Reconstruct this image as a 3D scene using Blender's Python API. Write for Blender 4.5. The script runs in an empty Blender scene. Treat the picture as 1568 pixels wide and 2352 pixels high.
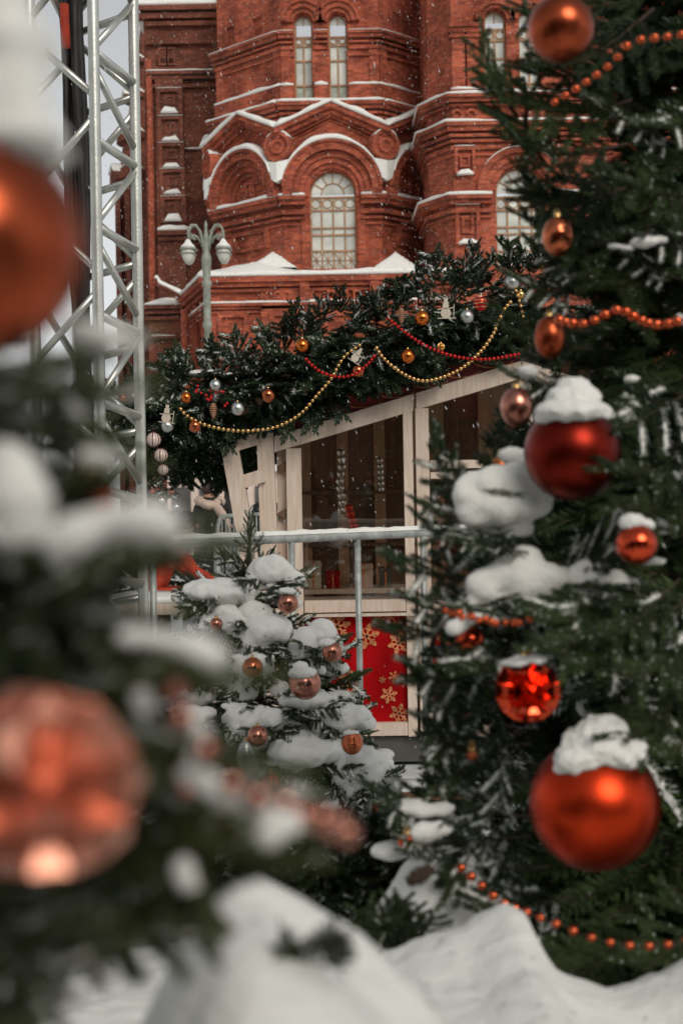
import bpy, bmesh, math, random
from math import sin, cos, pi, radians, sqrt, tan
from mathutils import Vector, Matrix, noise
from mathutils.geometry import tessellate_polygon
random.seed(7)
SC = bpy.context.scene
COL = SC.collection

# ------------------------------------------------------------------ camera
# picture units: 1568 x 2352; principal point (784,1120); 50 mm lens, 1 degree of roll
F, CX, CY, CAMZ, ROLL = 2352*50/36, 784.0, 1120.0, 1.55, radians(1.0)
def at(px, py, Y):
    u, v = (px-CX)/F, (CY-py)/F
    c, s = cos(ROLL), sin(ROLL)
    return Vector(((u*c+v*s)*Y, Y, CAMZ+(-u*s+v*c)*Y))
def unit(Y): return Y/F                      # metres per picture unit at depth Y
cam = bpy.data.cameras.new('camera'); camo = bpy.data.objects.new('camera', cam); COL.objects.link(camo)
c_, s_ = cos(ROLL), sin(ROLL)
camo.matrix_world = Matrix(((c_, s_, 0, 0), (0, 0, -1, 0), (-s_, c_, 0, CAMZ), (0, 0, 0, 1)))
cam.sensor_fit = 'VERTICAL'; cam.sensor_height = 36; cam.sensor_width = 24; cam.lens = 50
cam.shift_y = -56/2352
cam.clip_start = 0.05; cam.clip_end = 2000
cam.dof.use_dof = True; cam.dof.focus_distance = 7.6; cam.dof.aperture_fstop = 4.7; cam.dof.aperture_blades = 0
SC.camera = camo

# ------------------------------------------------------------------ sky, sun, exposure (overcast, snowing)
SUN_EL, SUN_AZ = radians(35), radians(157)    # soft sun high behind the camera, a little to its right
w = bpy.data.worlds.new('World'); SC.world = w; w.use_nodes = True
nt = w.node_tree; nt.nodes.clear()
out = nt.nodes.new('ShaderNodeOutputWorld'); bg = nt.nodes.new('ShaderNodeBackground')
sky = nt.nodes.new('ShaderNodeTexSky'); sky.sky_type = 'NISHITA'; sky.sun_disc = False
sky.sun_elevation = SUN_EL; sky.sun_rotation = SUN_AZ
sky.air_density = 1.0; sky.dust_density = 1.0; sky.ozone_density = 1.0; sky.altitude = 0
hs = nt.nodes.new('ShaderNodeHueSaturation'); hs.inputs['Saturation'].default_value = 0.10
nt.links.new(sky.outputs[0], hs.inputs['Color']); nt.links.new(hs.outputs[0], bg.inputs['Color'])
bg.inputs['Strength'].default_value = 0.11
nt.links.new(bg.outputs[0], out.inputs['Surface'])
sl = bpy.data.lights.new('sun', 'SUN'); sl.energy = 1.5; sl.angle = radians(32); sl.color = (1.0, 0.93, 0.83)
so = bpy.data.objects.new('sun', sl); COL.objects.link(so); so.location = (0, 0, 60)
sd = Vector((sin(SUN_AZ)*cos(SUN_EL), cos(SUN_AZ)*cos(SUN_EL), sin(SUN_EL)))   # towards the sun
so.rotation_euler = sd.to_track_quat('Z', 'Y').to_euler()
SC.view_settings.view_transform = 'Standard'; SC.view_settings.look = 'None'
SC.view_settings.exposure = 0.0; SC.view_settings.gamma = 1.0; SC.view_settings.use_curve_mapping = False
SC.cycles.max_bounces = 6; SC.cycles.diffuse_bounces = 3; SC.cycles.glossy_bounces = 3
SC.cycles.transparent_max_bounces = 8; SC.cycles.caustics_reflective = False; SC.cycles.caustics_refractive = False
SC.cycles.sample_clamp_indirect = 6

# ------------------------------------------------------------------ materials
def newmat(name):
    m = bpy.data.materials.new(name); m.use_nodes = True
    n = m.node_tree; b = n.nodes['Principled BSDF']
    return m, n, b
def N(nt, t, **kw):
    n = nt.nodes.new(t)
    for k, v in kw.items(): setattr(n, k, v)
    return n
def ramp(nt, fac, stops):
    r = N(nt, 'ShaderNodeValToRGB')
    while len(r.color_ramp.elements) < len(stops): r.color_ramp.elements.new(0.5)
    for e, (p, c) in zip(r.color_ramp.elements, stops):
        e.position = p; e.color = (*c, 1)
    nt.links.new(fac, r.inputs[0]); return r.outputs[0]
def plain(name, col, rough=0.6, metal=0.0, var=0.25, scale=6.0, bump=0.0, bscale=40.0, spec=0.5, objvar=0.0, coat=0.0):
    m, nt, b = newmat(name)
    co = N(nt, 'ShaderNodeTexCoord')
    nz = N(nt, 'ShaderNodeTexNoise'); nz.inputs['Scale'].default_value = scale; nz.inputs['Detail'].default_value = 5
    nt.links.new(co.outputs['Object'], nz.inputs['Vector'])
    lo = tuple(c*(1-var) for c in col); hi = tuple(min(1, c*(1+var)) for c in col)
    c = ramp(nt, nz.outputs['Fac'], [(0.3, lo), (0.7, hi)])
    if objvar:
        oi = N(nt, 'ShaderNodeObjectInfo'); hsv = N(nt, 'ShaderNodeHueSaturation')
        mr = N(nt, 'ShaderNodeMapRange'); mr.inputs['To Min'].default_value = 1-objvar; mr.inputs['To Max'].default_value = 1+objvar
        nt.links.new(oi.outputs['Random'], mr.inputs['Value']); nt.links.new(mr.outputs[0], hsv.inputs['Value'])
        nt.links.new(c, hsv.inputs['Color']); c = hsv.outputs[0]
    nt.links.new(c, b.inputs['Base Color'])
    b.inputs['Roughness'].default_value = rough; b.inputs['Metallic'].default_value = metal
    b.inputs['Specular IOR Level'].default_value = spec
    if coat: b.inputs['Coat Weight'].default_value = coat; b.inputs['Coat Roughness'].default_value = 0.08
    if bump:
        n2 = N(nt, 'ShaderNodeTexNoise'); n2.inputs['Scale'].default_value = bscale; n2.inputs['Detail'].default_value = 6
        nt.links.new(co.outputs['Object'], n2.inputs['Vector'])
        bp = N(nt, 'ShaderNodeBump'); bp.inputs['Strength'].default_value = bump; bp.inputs['Distance'].default_value = 0.5/bscale
        nt.links.new(n2.outputs['Fac'], bp.inputs['Height']); nt.links.new(bp.outputs[0], b.inputs['Normal'])
    return m
def brick_mat(name, c1, c2, cm, stain):
    m, nt, b = newmat(name); L = nt.links.new
    g = N(nt, 'ShaderNodeNewGeometry')
    cr = N(nt, 'ShaderNodeVectorMath', operation='CROSS_PRODUCT'); cr.inputs[0].default_value = (0, 0, 1)
    L(g.outputs['True Normal'], cr.inputs[1])
    dt = N(nt, 'ShaderNodeVectorMath', operation='DOT_PRODUCT'); L(g.outputs['Position'], dt.inputs[0]); L(cr.outputs[0], dt.inputs[1])
    sp = N(nt, 'ShaderNodeSeparateXYZ'); L(g.outputs['Position'], sp.inputs[0])
    cb = N(nt, 'ShaderNodeCombineXYZ'); L(dt.outputs['Value'], cb.inputs[0]); L(sp.outputs['Z'], cb.inputs[1])
    br = N(nt, 'ShaderNodeTexBrick'); br.inputs['Scale'].default_value = 1
    br.inputs['Brick Width'].default_value = 0.27; br.inputs['Row Height'].default_value = 0.085
    br.inputs['Mortar Size'].default_value = 0.008; br.inputs['Mortar Smooth'].default_value = 0.3
    br.inputs['Color1'].default_value = (*c1, 1); br.inputs['Color2'].default_value = (*c2, 1); br.inputs['Mortar'].default_value = (*cm, 1)
    L(cb.outputs[0], br.inputs['Vector'])
    nz = N(nt, 'ShaderNodeTexNoise'); nz.inputs['Scale'].default_value = 0.75; nz.inputs['Detail'].default_value = 9; nz.inputs['Roughness'].default_value = 0.65
    L(g.outputs['Position'], nz.inputs['Vector'])
    st = ramp(nt, nz.outputs['Fac'], [(0.36, stain), (0.58, (1, 1, 1))])
    mx = N(nt, 'ShaderNodeMix', data_type='RGBA', blend_type='MULTIPLY'); mx.inputs[0].default_value = 0.9
    L(br.outputs['Color'], mx.inputs[6]); L(st, mx.inputs[7])
    # dusting of snow caught on the rough brick
    n3 = N(nt, 'ShaderNodeTexNoise'); n3.inputs['Scale'].default_value = 9; n3.inputs['Detail'].default_value = 8; n3.inputs['Roughness'].default_value = 0.75
    L(g.outputs['Position'], n3.inputs['Vector'])
    fr = ramp(nt, n3.outputs['Fac'], [(0.54, (0, 0, 0)), (0.78, (0.45, 0.45, 0.45))])
    m2 = N(nt, 'ShaderNodeMix', data_type='RGBA'); L(fr, m2.inputs[0]); L(mx.outputs[2], m2.inputs[6]); m2.inputs[7].default_value = (0.66, 0.40, 0.31, 1)
    L(m2.outputs[2], b.inputs['Base Color']); b.inputs['Roughness'].default_value = 0.9; b.inputs['Specular IOR Level'].default_value = 0.2
    bp = N(nt, 'ShaderNodeBump'); bp.inputs['Strength'].default_value = 0.6; bp.inputs['Distance'].default_value = 0.02
    iv = N(nt, 'ShaderNodeMath', operation='SUBTRACT'); iv.inputs[0].default_value = 1; L(br.outputs['Fac'], iv.inputs[1])
    L(iv.outputs[0], bp.inputs['Height']); L(bp.outputs[0], b.inputs['Normal'])
    return m
def wood_mat(name, lo, hi, rough=0.65):
    m, nt, b = newmat(name); L = nt.links.new
    co = N(nt, 'ShaderNodeTexCoord'); mp = N(nt, 'ShaderNodeMapping'); mp.inputs['Scale'].default_value = (14, 14, 1.3)
    L(co.outputs['Object'], mp.inputs['Vector'])
    nz = N(nt, 'ShaderNodeTexNoise'); nz.inputs['Scale'].default_value = 3; nz.inputs['Detail'].default_value = 8; nz.inputs['Distortion'].default_value = 1.2
    L(mp.outputs[0], nz.inputs['Vector'])
    L(ramp(nt, nz.outputs['Fac'], [(0.3, lo), (0.7, hi)]), b.inputs['Base Color'])
    b.inputs['Roughness'].default_value = rough; b.inputs['Specular IOR Level'].default_value = 0.3
    bp = N(nt, 'ShaderNodeBump'); bp.inputs['Strength'].default_value = 0.25; bp.inputs['Distance'].default_value = 0.004
    L(nz.outputs['Fac'], bp.inputs['Height']); L(bp.outputs[0], b.inputs['Normal'])
    return m
def needle_mat(name, lo, hi):
    m, nt, b = newmat(name); L = nt.links.new
    oi = N(nt, 'ShaderNodeObjectInfo'); g = N(nt, 'ShaderNodeNewGeometry')
    nz = N(nt, 'ShaderNodeTexNoise'); nz.inputs['Scale'].default_value = 18; nz.inputs['Detail'].default_value = 3
    co = N(nt, 'ShaderNodeTexCoord'); L(co.outputs['Object'], nz.inputs['Vector'])
    ad = N(nt, 'ShaderNodeMath', operation='ADD'); L(nz.outputs['Fac'], ad.inputs[0])
    m1 = N(nt, 'ShaderNodeMath', operation='MULTIPLY_ADD'); L(oi.outputs['Random'], m1.inputs[0]); m1.inputs[1].default_value = 0.4; m1.inputs[2].default_value = -0.2
    L(m1.outputs[0], ad.inputs[1])
    L(ramp(nt, ad.outputs[0], [(0.25, lo), (0.75, hi)]), b.inputs['Base Color'])
    b.inputs['Roughness'].default_value = 0.5; b.inputs['Specular IOR Level'].default_value = 0.35
    return m
def ornament_mat(name, col, rough, frost=0.0, metal=1.0):
    m, nt, b = newmat(name); L = nt.links.new
    b.inputs['Metallic'].default_value = metal
    co = N(nt, 'ShaderNodeTexCoord'); nz = N(nt, 'ShaderNodeTexNoise'); nz.inputs['Scale'].default_value = 90; nz.inputs['Detail'].default_value = 4
    L(co.outputs['Object'], nz.inputs['Vector'])
    r = N(nt, 'ShaderNodeMapRange'); r.inputs['To Min'].default_value = rough*0.75; r.inputs['To Max'].default_value = min(1, rough*1.3)
    L(nz.outputs['Fac'], r.inputs['Value']); L(r.outputs[0], b.inputs['Roughness'])
    L(ramp(nt, nz.outputs['Fac'], [(0.2, tuple(c*0.88 for c in col)), (0.8, col)]), b.inputs['Base Color'])
    return m
def glass_mat(name, tint, refl=0.08):
    m = bpy.data.materials.new(name); m.use_nodes = True; nt = m.node_tree; nt.nodes.clear(); L = nt.links.new
    o = N(nt, 'ShaderNodeOutputMaterial'); mx = N(nt, 'ShaderNodeMixShader'); t = N(nt, 'ShaderNodeBsdfTransparent'); gl = N(nt, 'ShaderNodeBsdfGlossy')
    t.inputs[0].default_value = (*tint, 1); gl.inputs['Roughness'].default_value = 0.02
    lw = N(nt, 'ShaderNodeFresnel'); lw.inputs[0].default_value = 1.5
    ad = N(nt, 'ShaderNodeMath', operation='ADD'); L(lw.outputs[0], ad.inputs[0]); ad.inputs[1].default_value = refl
    L(ad.outputs[0], mx.inputs[0]); L(t.outputs[0], mx.inputs[1]); L(gl.outputs[0], mx.inputs[2]); L(mx.outputs[0], o.inputs[0])
    return m

M = {}
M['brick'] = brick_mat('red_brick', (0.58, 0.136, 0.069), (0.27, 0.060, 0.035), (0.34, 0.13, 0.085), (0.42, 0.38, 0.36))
M['brick_dark'] = brick_mat('shaded_brick', (0.29, 0.090, 0.052), (0.17, 0.056, 0.036), (0.14, 0.07, 0.055), (0.5, 0.5, 0.5))  # darker brick copy; the set-back wing's shade is put into its colour
M['snow'] = plain('snow', (0.84, 0.835, 0.79), 0.85, var=0.05, scale=6, bump=0.5, bscale=38, spec=0.15)
M['snow_fine'] = plain('snow_fine', (0.84, 0.835, 0.79), 0.85, var=0.06, scale=14, bump=0.9, bscale=170, spec=0.15)
M['pane'] = plain('curtained_glass', (0.58, 0.60, 0.54), 0.22, var=0.22, scale=1.3, spec=0.6, objvar=0.16)
M['pane_green'] = plain('leaded_glass', (0.33, 0.38, 0.30), 0.25, var=0.35, scale=3.5, spec=0.6)
M['wframe'] = plain('ochre_window_frame', (0.36, 0.20, 0.10), 0.6, var=0.3, scale=5)
M['alu'] = plain('aluminium_tube', (0.62, 0.63, 0.58), 0.34, metal=0.75, var=0.12, scale=8, bump=0.1, bscale=60)
M['cable'] = plain('black_cable', (0.018, 0.016, 0.014), 0.5, var=0.3)
M['lamp'] = plain('grey_green_paint', (0.27, 0.29, 0.235), 0.5, var=0.25, scale=9)
M['globe'] = plain('opal_glass', (0.66, 0.65, 0.58), 0.25, var=0.05, scale=4, spec=0.6)
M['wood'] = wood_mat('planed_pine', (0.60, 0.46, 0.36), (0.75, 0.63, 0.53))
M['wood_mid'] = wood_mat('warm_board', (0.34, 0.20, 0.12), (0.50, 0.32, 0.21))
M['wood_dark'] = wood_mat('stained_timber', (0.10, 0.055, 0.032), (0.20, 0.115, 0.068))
M['glass'] = glass_mat('window_glass', (0.97, 0.92, 0.86), 0.09)
M['redpanel'] = plain('red_printed_panel', (0.34, 0.004, 0.006), 0.5, var=0.45, scale=3.0, spec=0.04)
M['goldprint'] = plain('gold_print', (0.62, 0.23, 0.09), 0.5, var=0.35, scale=12)
M['fascia'] = plain('dark_red_fascia', (0.15, 0.012, 0.010), 0.5, var=0.35, scale=3)
M['plinth'] = plain('grey_plinth', (0.085, 0.08, 0.075), 0.7, var=0.3, scale=4)
M['galv'] = plain('galvanised_steel', (0.36, 0.38, 0.355), 0.45, metal=0.3, var=0.35, scale=14, bump=0.2, bscale=50)
M['bark'] = plain('bark', (0.055, 0.035, 0.024), 0.9, var=0.4, scale=30, bump=0.5, bscale=60)
M['needle'] = needle_mat('fir_needles', (0.011, 0.027, 0.009), (0.056, 0.088, 0.026))
M['needle_cool'] = needle_mat('cool_fir_needles', (0.010, 0.028, 0.012), (0.044, 0.078, 0.032))
M['needle_olive'] = needle_mat('olive_fir_needles', (0.020, 0.034, 0.010), (0.095, 0.115, 0.040))
M['frost'] = plain('frosted_needle', (0.70, 0.73, 0.68), 0.8, var=0.2, scale=60, spec=0.2)
M['red'] = ornament_mat('matte_red_metal', (0.58, 0.046, 0.013), 0.32)
M['red_deep'] = ornament_mat('matte_deep_red_metal', (0.19, 0.016, 0.009), 0.33)
M['red_shiny'] = ornament_mat('mirror_red', (0.70, 0.085, 0.035), 0.09)
M['copper'] = ornament_mat('matte_copper', (0.40, 0.080, 0.032), 0.27)
M['copper_shiny'] = ornament_mat('mirror_copper', (0.56, 0.155, 0.07), 0.09)
M['rose'] = ornament_mat('rose_gold', (0.50, 0.21, 0.15), 0.22)
M['rose_pale'] = ornament_mat('pale_rose_gold', (0.74, 0.34, 0.24), 0.4)
M['silver'] = ornament_mat('satin_silver', (0.66, 0.69, 0.66), 0.33)
M['orange'] = ornament_mat('orange_bauble', (0.78, 0.20, 0.04), 0.16)
M['gold'] = ornament_mat('gold_bead', (0.80, 0.50, 0.20), 0.25)
M['redbead'] = ornament_mat('red_bead', (0.62, 0.02, 0.02), 0.2, metal=0.6)
M['beadcopper'] = ornament_mat('copper_bead', (0.72, 0.14, 0.055), 0.16)
M['stripe_white'] = plain('milky_glass', (0.74, 0.60, 0.52), 0.25, var=0.08)
M['stripe_dark'] = plain('dark_red_stripe', (0.09, 0.012, 0.012), 0.4)
M['gold_foil'] = ornament_mat('gold_foil', (0.70, 0.36, 0.07), 0.3)
M['palewood'] = plain('pale_plywood', (0.58, 0.50, 0.40), 0.7, var=0.15)
M['coat'] = plain('dark_coat', (0.018, 0.016, 0.015), 0.85, var=0.3, scale=12, bump=0.3)
M['skin'] = plain('skin', (0.46, 0.24, 0.16), 0.55, var=0.08)
M['hair'] = plain('brown_hair', (0.045, 0.022, 0.014), 0.6, var=0.4, scale=40, bump=0.6, bscale=80)
M['scarf'] = plain('cream_scarf', (0.56, 0.42, 0.34), 0.9, var=0.2, scale=25, bump=0.5, bscale=90)
M['orange_coat'] = plain('orange_red_jacket', (0.52, 0.055, 0.022), 0.75, var=0.3, scale=12)
M['jeans'] = plain('grey_blue_trousers', (0.16, 0.19, 0.20), 0.85, var=0.2)
M['bench'] = wood_mat('brown_board', (0.12, 0.055, 0.035), (0.19, 0.09, 0.055))
M['cone'] = plain('pine_cone_copper', (0.40, 0.20, 0.11), 0.5, var=0.3, scale=60, bump=0.4)
M['paving'] = plain('trodden_snow', (0.62, 0.64, 0.63), 0.85, var=0.12, scale=1.2, bump=0.5, bscale=6, spec=0.15)

_f, _nt, _b = newmat('snowflake')
_mx = N(_nt, 'ShaderNodeMixShader'); _mx.inputs[0].default_value = 0.45; _tr = N(_nt, 'ShaderNodeBsdfTransparent')
_b.inputs['Base Color'].default_value = (0.8, 0.8, 0.78, 1); _b.inputs['Roughness'].default_value = 0.9
_nt.links.new(_b.outputs[0], _mx.inputs[1]); _nt.links.new(_tr.outputs[0], _mx.inputs[2]); _nt.links.new(_mx.outputs[0], _nt.nodes['Material Output'].inputs[0])
M['flake'] = _f
# ------------------------------------------------------------------ objects
def thing(name, label, cat, loc=(0, 0, 0), group=None):
    o = bpy.data.objects.new(name, None); COL.objects.link(o)
    o.location = loc; o.empty_display_size = 0.1
    o['_base'] = tuple(loc); tag(o, label, cat, group); return o
def tag(o, label=None, cat=None, group=None, kind=None):
    if label: o['label'] = label
    if cat: o['category'] = cat
    if group: o['group'] = group
    if kind: o['kind'] = kind
    return o
def put(name, mesh, mtx, parent):
    """link a mesh (possibly shared) with world matrix mtx under parent"""
    o = bpy.data.objects.new(name, mesh); COL.objects.link(o)
    if parent is not None:
        o.parent = parent
        if parent.parent is None: mtx = Matrix.Translation(-Vector(parent.get('_base', (0, 0, 0)))) @ mtx
    o.matrix_basis = mtx
    return o
class MB:
    def __init__(s): s.v, s.f, s.m = [], [], []
    def add(s, vs, fs, mi=0, T=None):
        b = len(s.v)
        s.v += [tuple(T @ Vector(v)) for v in vs] if T is not None else [tuple(v) for v in vs]
        s.f += [tuple(b+i for i in f) for f in fs]; s.m += [mi]*len(fs); return s
    def box(s, x0, x1, y0, y1, z0, z1, T=None, mi=0):
        return s.add([(x0,y0,z0),(x1,y0,z0),(x1,y1,z0),(x0,y1,z0),(x0,y0,z1),(x1,y0,z1),(x1,y1,z1),(x0,y1,z1)],
                     [(3,2,1,0),(4,5,6,7),(0,1,5,4),(1,2,6,5),(2,3,7,6),(3,0,4,7)], mi, T)
    def tube(s, pts, r, seg=8, mi=0, T=None, cap=True):
        pts = [Vector(p) for p in pts]; n = len(pts)
        rs = r if isinstance(r, (list, tuple)) else [r]*n
        vs, fs = [], []
        ref = None
        for i, p in enumerate(pts):
            t = (pts[min(i+1, n-1)]-pts[max(i-1, 0)]).normalized()
            if ref is None:
                ref = Vector((0, 0, 1)) if abs(t.z) < 0.9 else Vector((1, 0, 0))
            a = t.cross(ref)
            if a.length < 1e-6: a = t.orthogonal()
            a.normalize(); bb = a.cross(t); ref = bb
            for k in range(seg):
                an = 2*pi*k/seg; vs.append(p+(a*cos(an)+bb*sin(an))*rs[i])
        for i in range(n-1):
            for k in range(seg):
                k2 = (k+1) % seg; fs.append((i*seg+k, i*seg+k2, (i+1)*seg+k2, (i+1)*seg+k))
        if cap: fs.append(tuple(range(seg))[::-1]); fs.append(tuple((n-1)*seg+k for k in range(seg)))
        return s.add(vs, fs, mi, T)
    def lathe(s, prof, seg=24, mi=0, T=None):
        vs, fs = [], []
        for r, z in prof:
            for k in range(seg): vs.append((r*cos(2*pi*k/seg), r*sin(2*pi*k/seg), z))
        for i in range(len(prof)-1):
            for k in range(seg):
                k2 = (k+1) % seg; fs.append((i*seg+k, i*seg+k2, (i+1)*seg+k2, (i+1)*seg+k))
        return s.add(vs, fs, mi, T)
    def panel(s, outer, holes, y0, y1, T=None, mi=0):
        """flat wall in u,z with holes, front at y0 (towards the viewer), thickness to y1"""
        loops = [outer]+list(holes)
        pts = [p for l in loops for p in l]; n = len(pts)
        tri = tessellate_polygon([[Vector((p[0], p[1], 0)) for p in l] for l in loops])
        vs = [(p[0], y0, p[1]) for p in pts]+[(p[0], y1, p[1]) for p in pts]
        fs = [tuple(t) for t in tri]+[tuple(i+n for i in t) for t in tri]
        b = 0
        for l in loops:
            for i in range(len(l)):
                j = (i+1) % len(l); fs.append((b+i, b+j, n+b+j, n+b+i))
            b += len(l)
        return s.add(vs, fs, mi, T)
    def ring(s, cx, cz, r0, r1, a0, a1, y0, y1, n=20, T=None, mi=0):
        po = [(cx+r1*cos(a0+(a1-a0)*i/n), cz+r1*sin(a0+(a1-a0)*i/n)) for i in range(n+1)]
        pi_ = [(cx+r0*cos(a0+(a1-a0)*i/n), cz+r0*sin(a0+(a1-a0)*i/n)) for i in range(n+1)]
        vs = [(u, y0, z) for u, z in po]+[(u, y0, z) for u, z in pi_]+[(u, y1, z) for u, z in po]+[(u, y1, z) for u, z in pi_]
        q = n+1; fs = []
        for i in range(n):
            fs += [(i, i+1, q+i+1, q+i), (2*q+i, 3*q+i, 3*q+i+1, 2*q+i+1), (i, 2*q+i, 2*q+i+1, i+1), (q+i, q+i+1, 3*q+i+1, 3*q+i)]
        fs += [(0, q, 3*q, 2*q), (n, 2*q+n, 3*q+n, q+n)]
        return s.add(vs, fs, mi, T)
    def snowrun(s, pts, y0, y1, h, T=None, mi=0, step=0.22, seed=0, lip=0.03):
        """snow lying along a polyline of (u,z[,h]) points: soft rounded strip of uneven depth"""
        P = []
        for a, b in zip(pts[:-1], pts[1:]):
            a = tuple(a)+((h,) if len(a) < 3 else ()); b = tuple(b)+((h,) if len(b) < 3 else ())
            n = max(1, int(math.hypot(b[0]-a[0], b[1]-a[1])/step))
            for i in range(n): P.append(tuple(a[k]+(b[k]-a[k])*i/n for k in range(3)))
        l = tuple(pts[-1]); P.append(l if len(l) == 3 else l+(h,))
        vs, fs = [], []
        for i, (u, z, hh) in enumerate(P):
            k = 0.78+0.5*noise.noise(Vector((u*1.9+seed*7.3, z*1.9, y0*3)))
            e = 0.5 if i in (0, len(P)-1) else 1
            hh *= k*e; j = 0.02*noise.noise(Vector((u*4, z*4, seed+5.0)))
            vs += [(u, y0+j, z-0.012), (u, y0-lip+j, z+hh*0.45), (u, y0+0.25*hh+j, z+hh), (u, (y0+y1)/2, z+hh*1.12), (u, y1, z+hh), (u, y1, z-0.012)]
        for i in range(len(P)-1):
            for k in range(6):
                k2 = (k+1) % 6; fs.append((i*6+k, i*6+k2, (i+1)*6+k2, (i+1)*6+k))
        fs.append(tuple(range(6))); e = (len(P)-1)*6; fs.append(tuple(e+k for k in range(6))[::-1])
        return s.add(vs, fs, mi, T)
    def mesh(s, name, mats, smooth=False):
        me = bpy.data.meshes.new(name); me.from_pydata(s.v, [], s.f)
        for m in (mats if isinstance(mats, (list, tuple)) else [mats]): me.materials.append(M[m] if isinstance(m, str) else m)
        if any(s.m): me.polygons.foreach_set('material_index', s.m)
        bm = bmesh.new(); bm.from_mesh(me); bmesh.ops.recalc_face_normals(bm, faces=bm.faces); bm.to_mesh(me); bm.free()
        if smooth: me.polygons.foreach_set('use_smooth', [True]*len(me.polygons))
        me.update(); return me
    def build(s, name, mats, parent=None, smooth=False, auto=None):
        me = s.mesh(name, mats, smooth or auto is not None)
        if auto is not None: me.set_sharp_from_angle(angle=radians(auto))
        return put(name, me, Matrix.Identity(4), parent)
def offset(path, d):
    """offset an open plan polyline (left to right as seen by the camera) outwards by d"""
    P = [Vector(p) for p in path]; out = []
    for i, p in enumerate(P):
        ns = []
        if i > 0: t = (P[i]-P[i-1]).normalized(); ns.append(Vector((t.y, -t.x)))
        if i < len(P)-1: t = (P[i+1]-P[i]).normalized(); ns.append(Vector((t.y, -t.x)))
        if len(ns) == 1: out.append(p+ns[0]*d)
        else:
            b = (ns[0]+ns[1]).normalized(); out.append(p+b*d/max(0.3, b.dot(ns[0])))
    return out
def band(mb, path, z0, z1, d, back=-0.12, mi=0):
    a, b = offset(path, d), offset(path, back)
    for i in range(len(path)-1):
        vs = [(a[i].x, a[i].y, z0), (a[i+1].x, a[i+1].y, z0), (b[i+1].x, b[i+1].y, z0), (b[i].x, b[i].y, z0),
              (a[i].x, a[i].y, z1), (a[i+1].x, a[i+1].y, z1), (b[i+1].x, b[i+1].y, z1), (b[i].x, b[i].y, z1)]
        mb.add(vs, [(3,2,1,0),(4,5,6,7),(0,1,5,4),(2,3,7,6)] + ([(3,0,4,7)] if i == 0 else []) + ([(1,2,6,5)] if i == len(path)-2 else []), mi)
def snowband(mb, path, z, d, h, back=-0.1, seed=0):
    a, b = offset(path, d), offset(path, back)
    P = []
    for i in range(len(path)-1):
        n = max(2, int((a[i+1]-a[i]).length/0.3))
        for k in range(n): P.append((a[i].lerp(a[i+1], k/n), b[i].lerp(b[i+1], k/n)))
    P.append((a[-1], b[-1])); vs, fs = [], []
    for i, (p, q) in enumerate(P):
        hh = h*(0.8+0.55*noise.noise(Vector((p.x*1.3, p.y*1.3, z+seed))))
        o = (p-q).normalized()*0.03; m = p.lerp(q, 0.5); t = p.lerp(q, 0.12)
        vs += [(p.x, p.y, z-.01), (p.x+o.x, p.y+o.y, z+hh*.45), (t.x, t.y, z+hh), (m.x, m.y, z+hh*1.1), (q.x, q.y, z+hh), (q.x, q.y, z-.01)]
    for i in range(len(P)-1):
        for k in range(6): fs.append((i*6+k, i*6+(k+1) % 6, (i+1)*6+(k+1) % 6, (i+1)*6+k))
    fs.append(tuple(range(6))); e = (len(P)-1)*6; fs.append(tuple(e+k for k in range(6))[::-1])
    mb.add(vs, fs)
_tex = bpy.data.textures.new('snow_lumps', 'CLOUDS'); _tex.noise_scale = 0.05; _tex.noise_depth = 2
_tex2 = bpy.data.textures.new('snow_lumps_fine', 'CLOUDS'); _tex2.noise_scale = 0.02; _tex2.noise_depth = 2
def snowblob(name, balls, parent, voxel=0.008, disp=0.012, mat='snow_fine', smooth=4):
    """soft lump of snow grown from overlapping ellipsoids [(centre, (rx,ry,rz)), ...]; stays one mesh"""
    bm = bmesh.new()
    for c, r in balls:
        if not isinstance(r, (tuple, list)): r = (r, r, r)
        bmesh.ops.create_icosphere(bm, subdivisions=2, radius=1, matrix=Matrix.Translation(c) @ Matrix.Diagonal((*r, 1)))
    me = bpy.data.meshes.new(name); bm.to_mesh(me); bm.free(); me.materials.append(M[mat])
    o = put(name, me, Matrix.Identity(4), parent)
    r = o.modifiers.new('remesh', 'REMESH'); r.mode = 'VOXEL'; r.voxel_size = voxel; r.use_smooth_shade = True
    if smooth: s = o.modifiers.new('smooth', 'SMOOTH'); s.factor = 0.5; s.iterations = smooth
    if disp:
        d = o.modifiers.new('lumps', 'DISPLACE'); d.texture = _tex if voxel >= 0.007 else _tex2; d.strength = disp; d.mid_level = 0.45; d.texture_coords = 'GLOBAL'
    return o
# ================================================================== ground
g = MB(); vs = []; fs = []
ys = [-600, -300, -150, -80, -40, -25, -14, -8, -4, -2, -1]+[.25*k for k in range(66)]+[18+2.5*k for k in range(18)]+[75, 100, 150, 250, 450, 900]
xs = [.3*k for k in range(28)]+[9, 10, 12, 15, 20, 28, 40, 60, 100, 180, 350, 700]
xs = [-x for x in xs[:0:-1]]+xs
def sm(a, b, t): t = max(0, min(1, (t-a)/(b-a))); return t*t*(3-2*t)
for y in ys:
    for x in xs:
        z = .03*noise.noise(Vector((x*.35, y*.35, 0)))+.018*noise.noise(Vector((x*1.6, y*1.6, 3)))-.14*sm(7.6, 8.35, y)*(1-sm(11.5, 13.2, y))
        vs.append((x, y, z))          # the snow is cleared a little lower round the stall
nx = len(xs)
for j in range(len(ys)-1):
    for i in range(nx-1): a = j*nx+i; fs.append((a, a+1, a+nx+1, a+nx))
g.add(vs, fs); go = g.build('ground', 'paving', smooth=True); tag(go, kind='structure', label='trodden snow covering the square')

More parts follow.
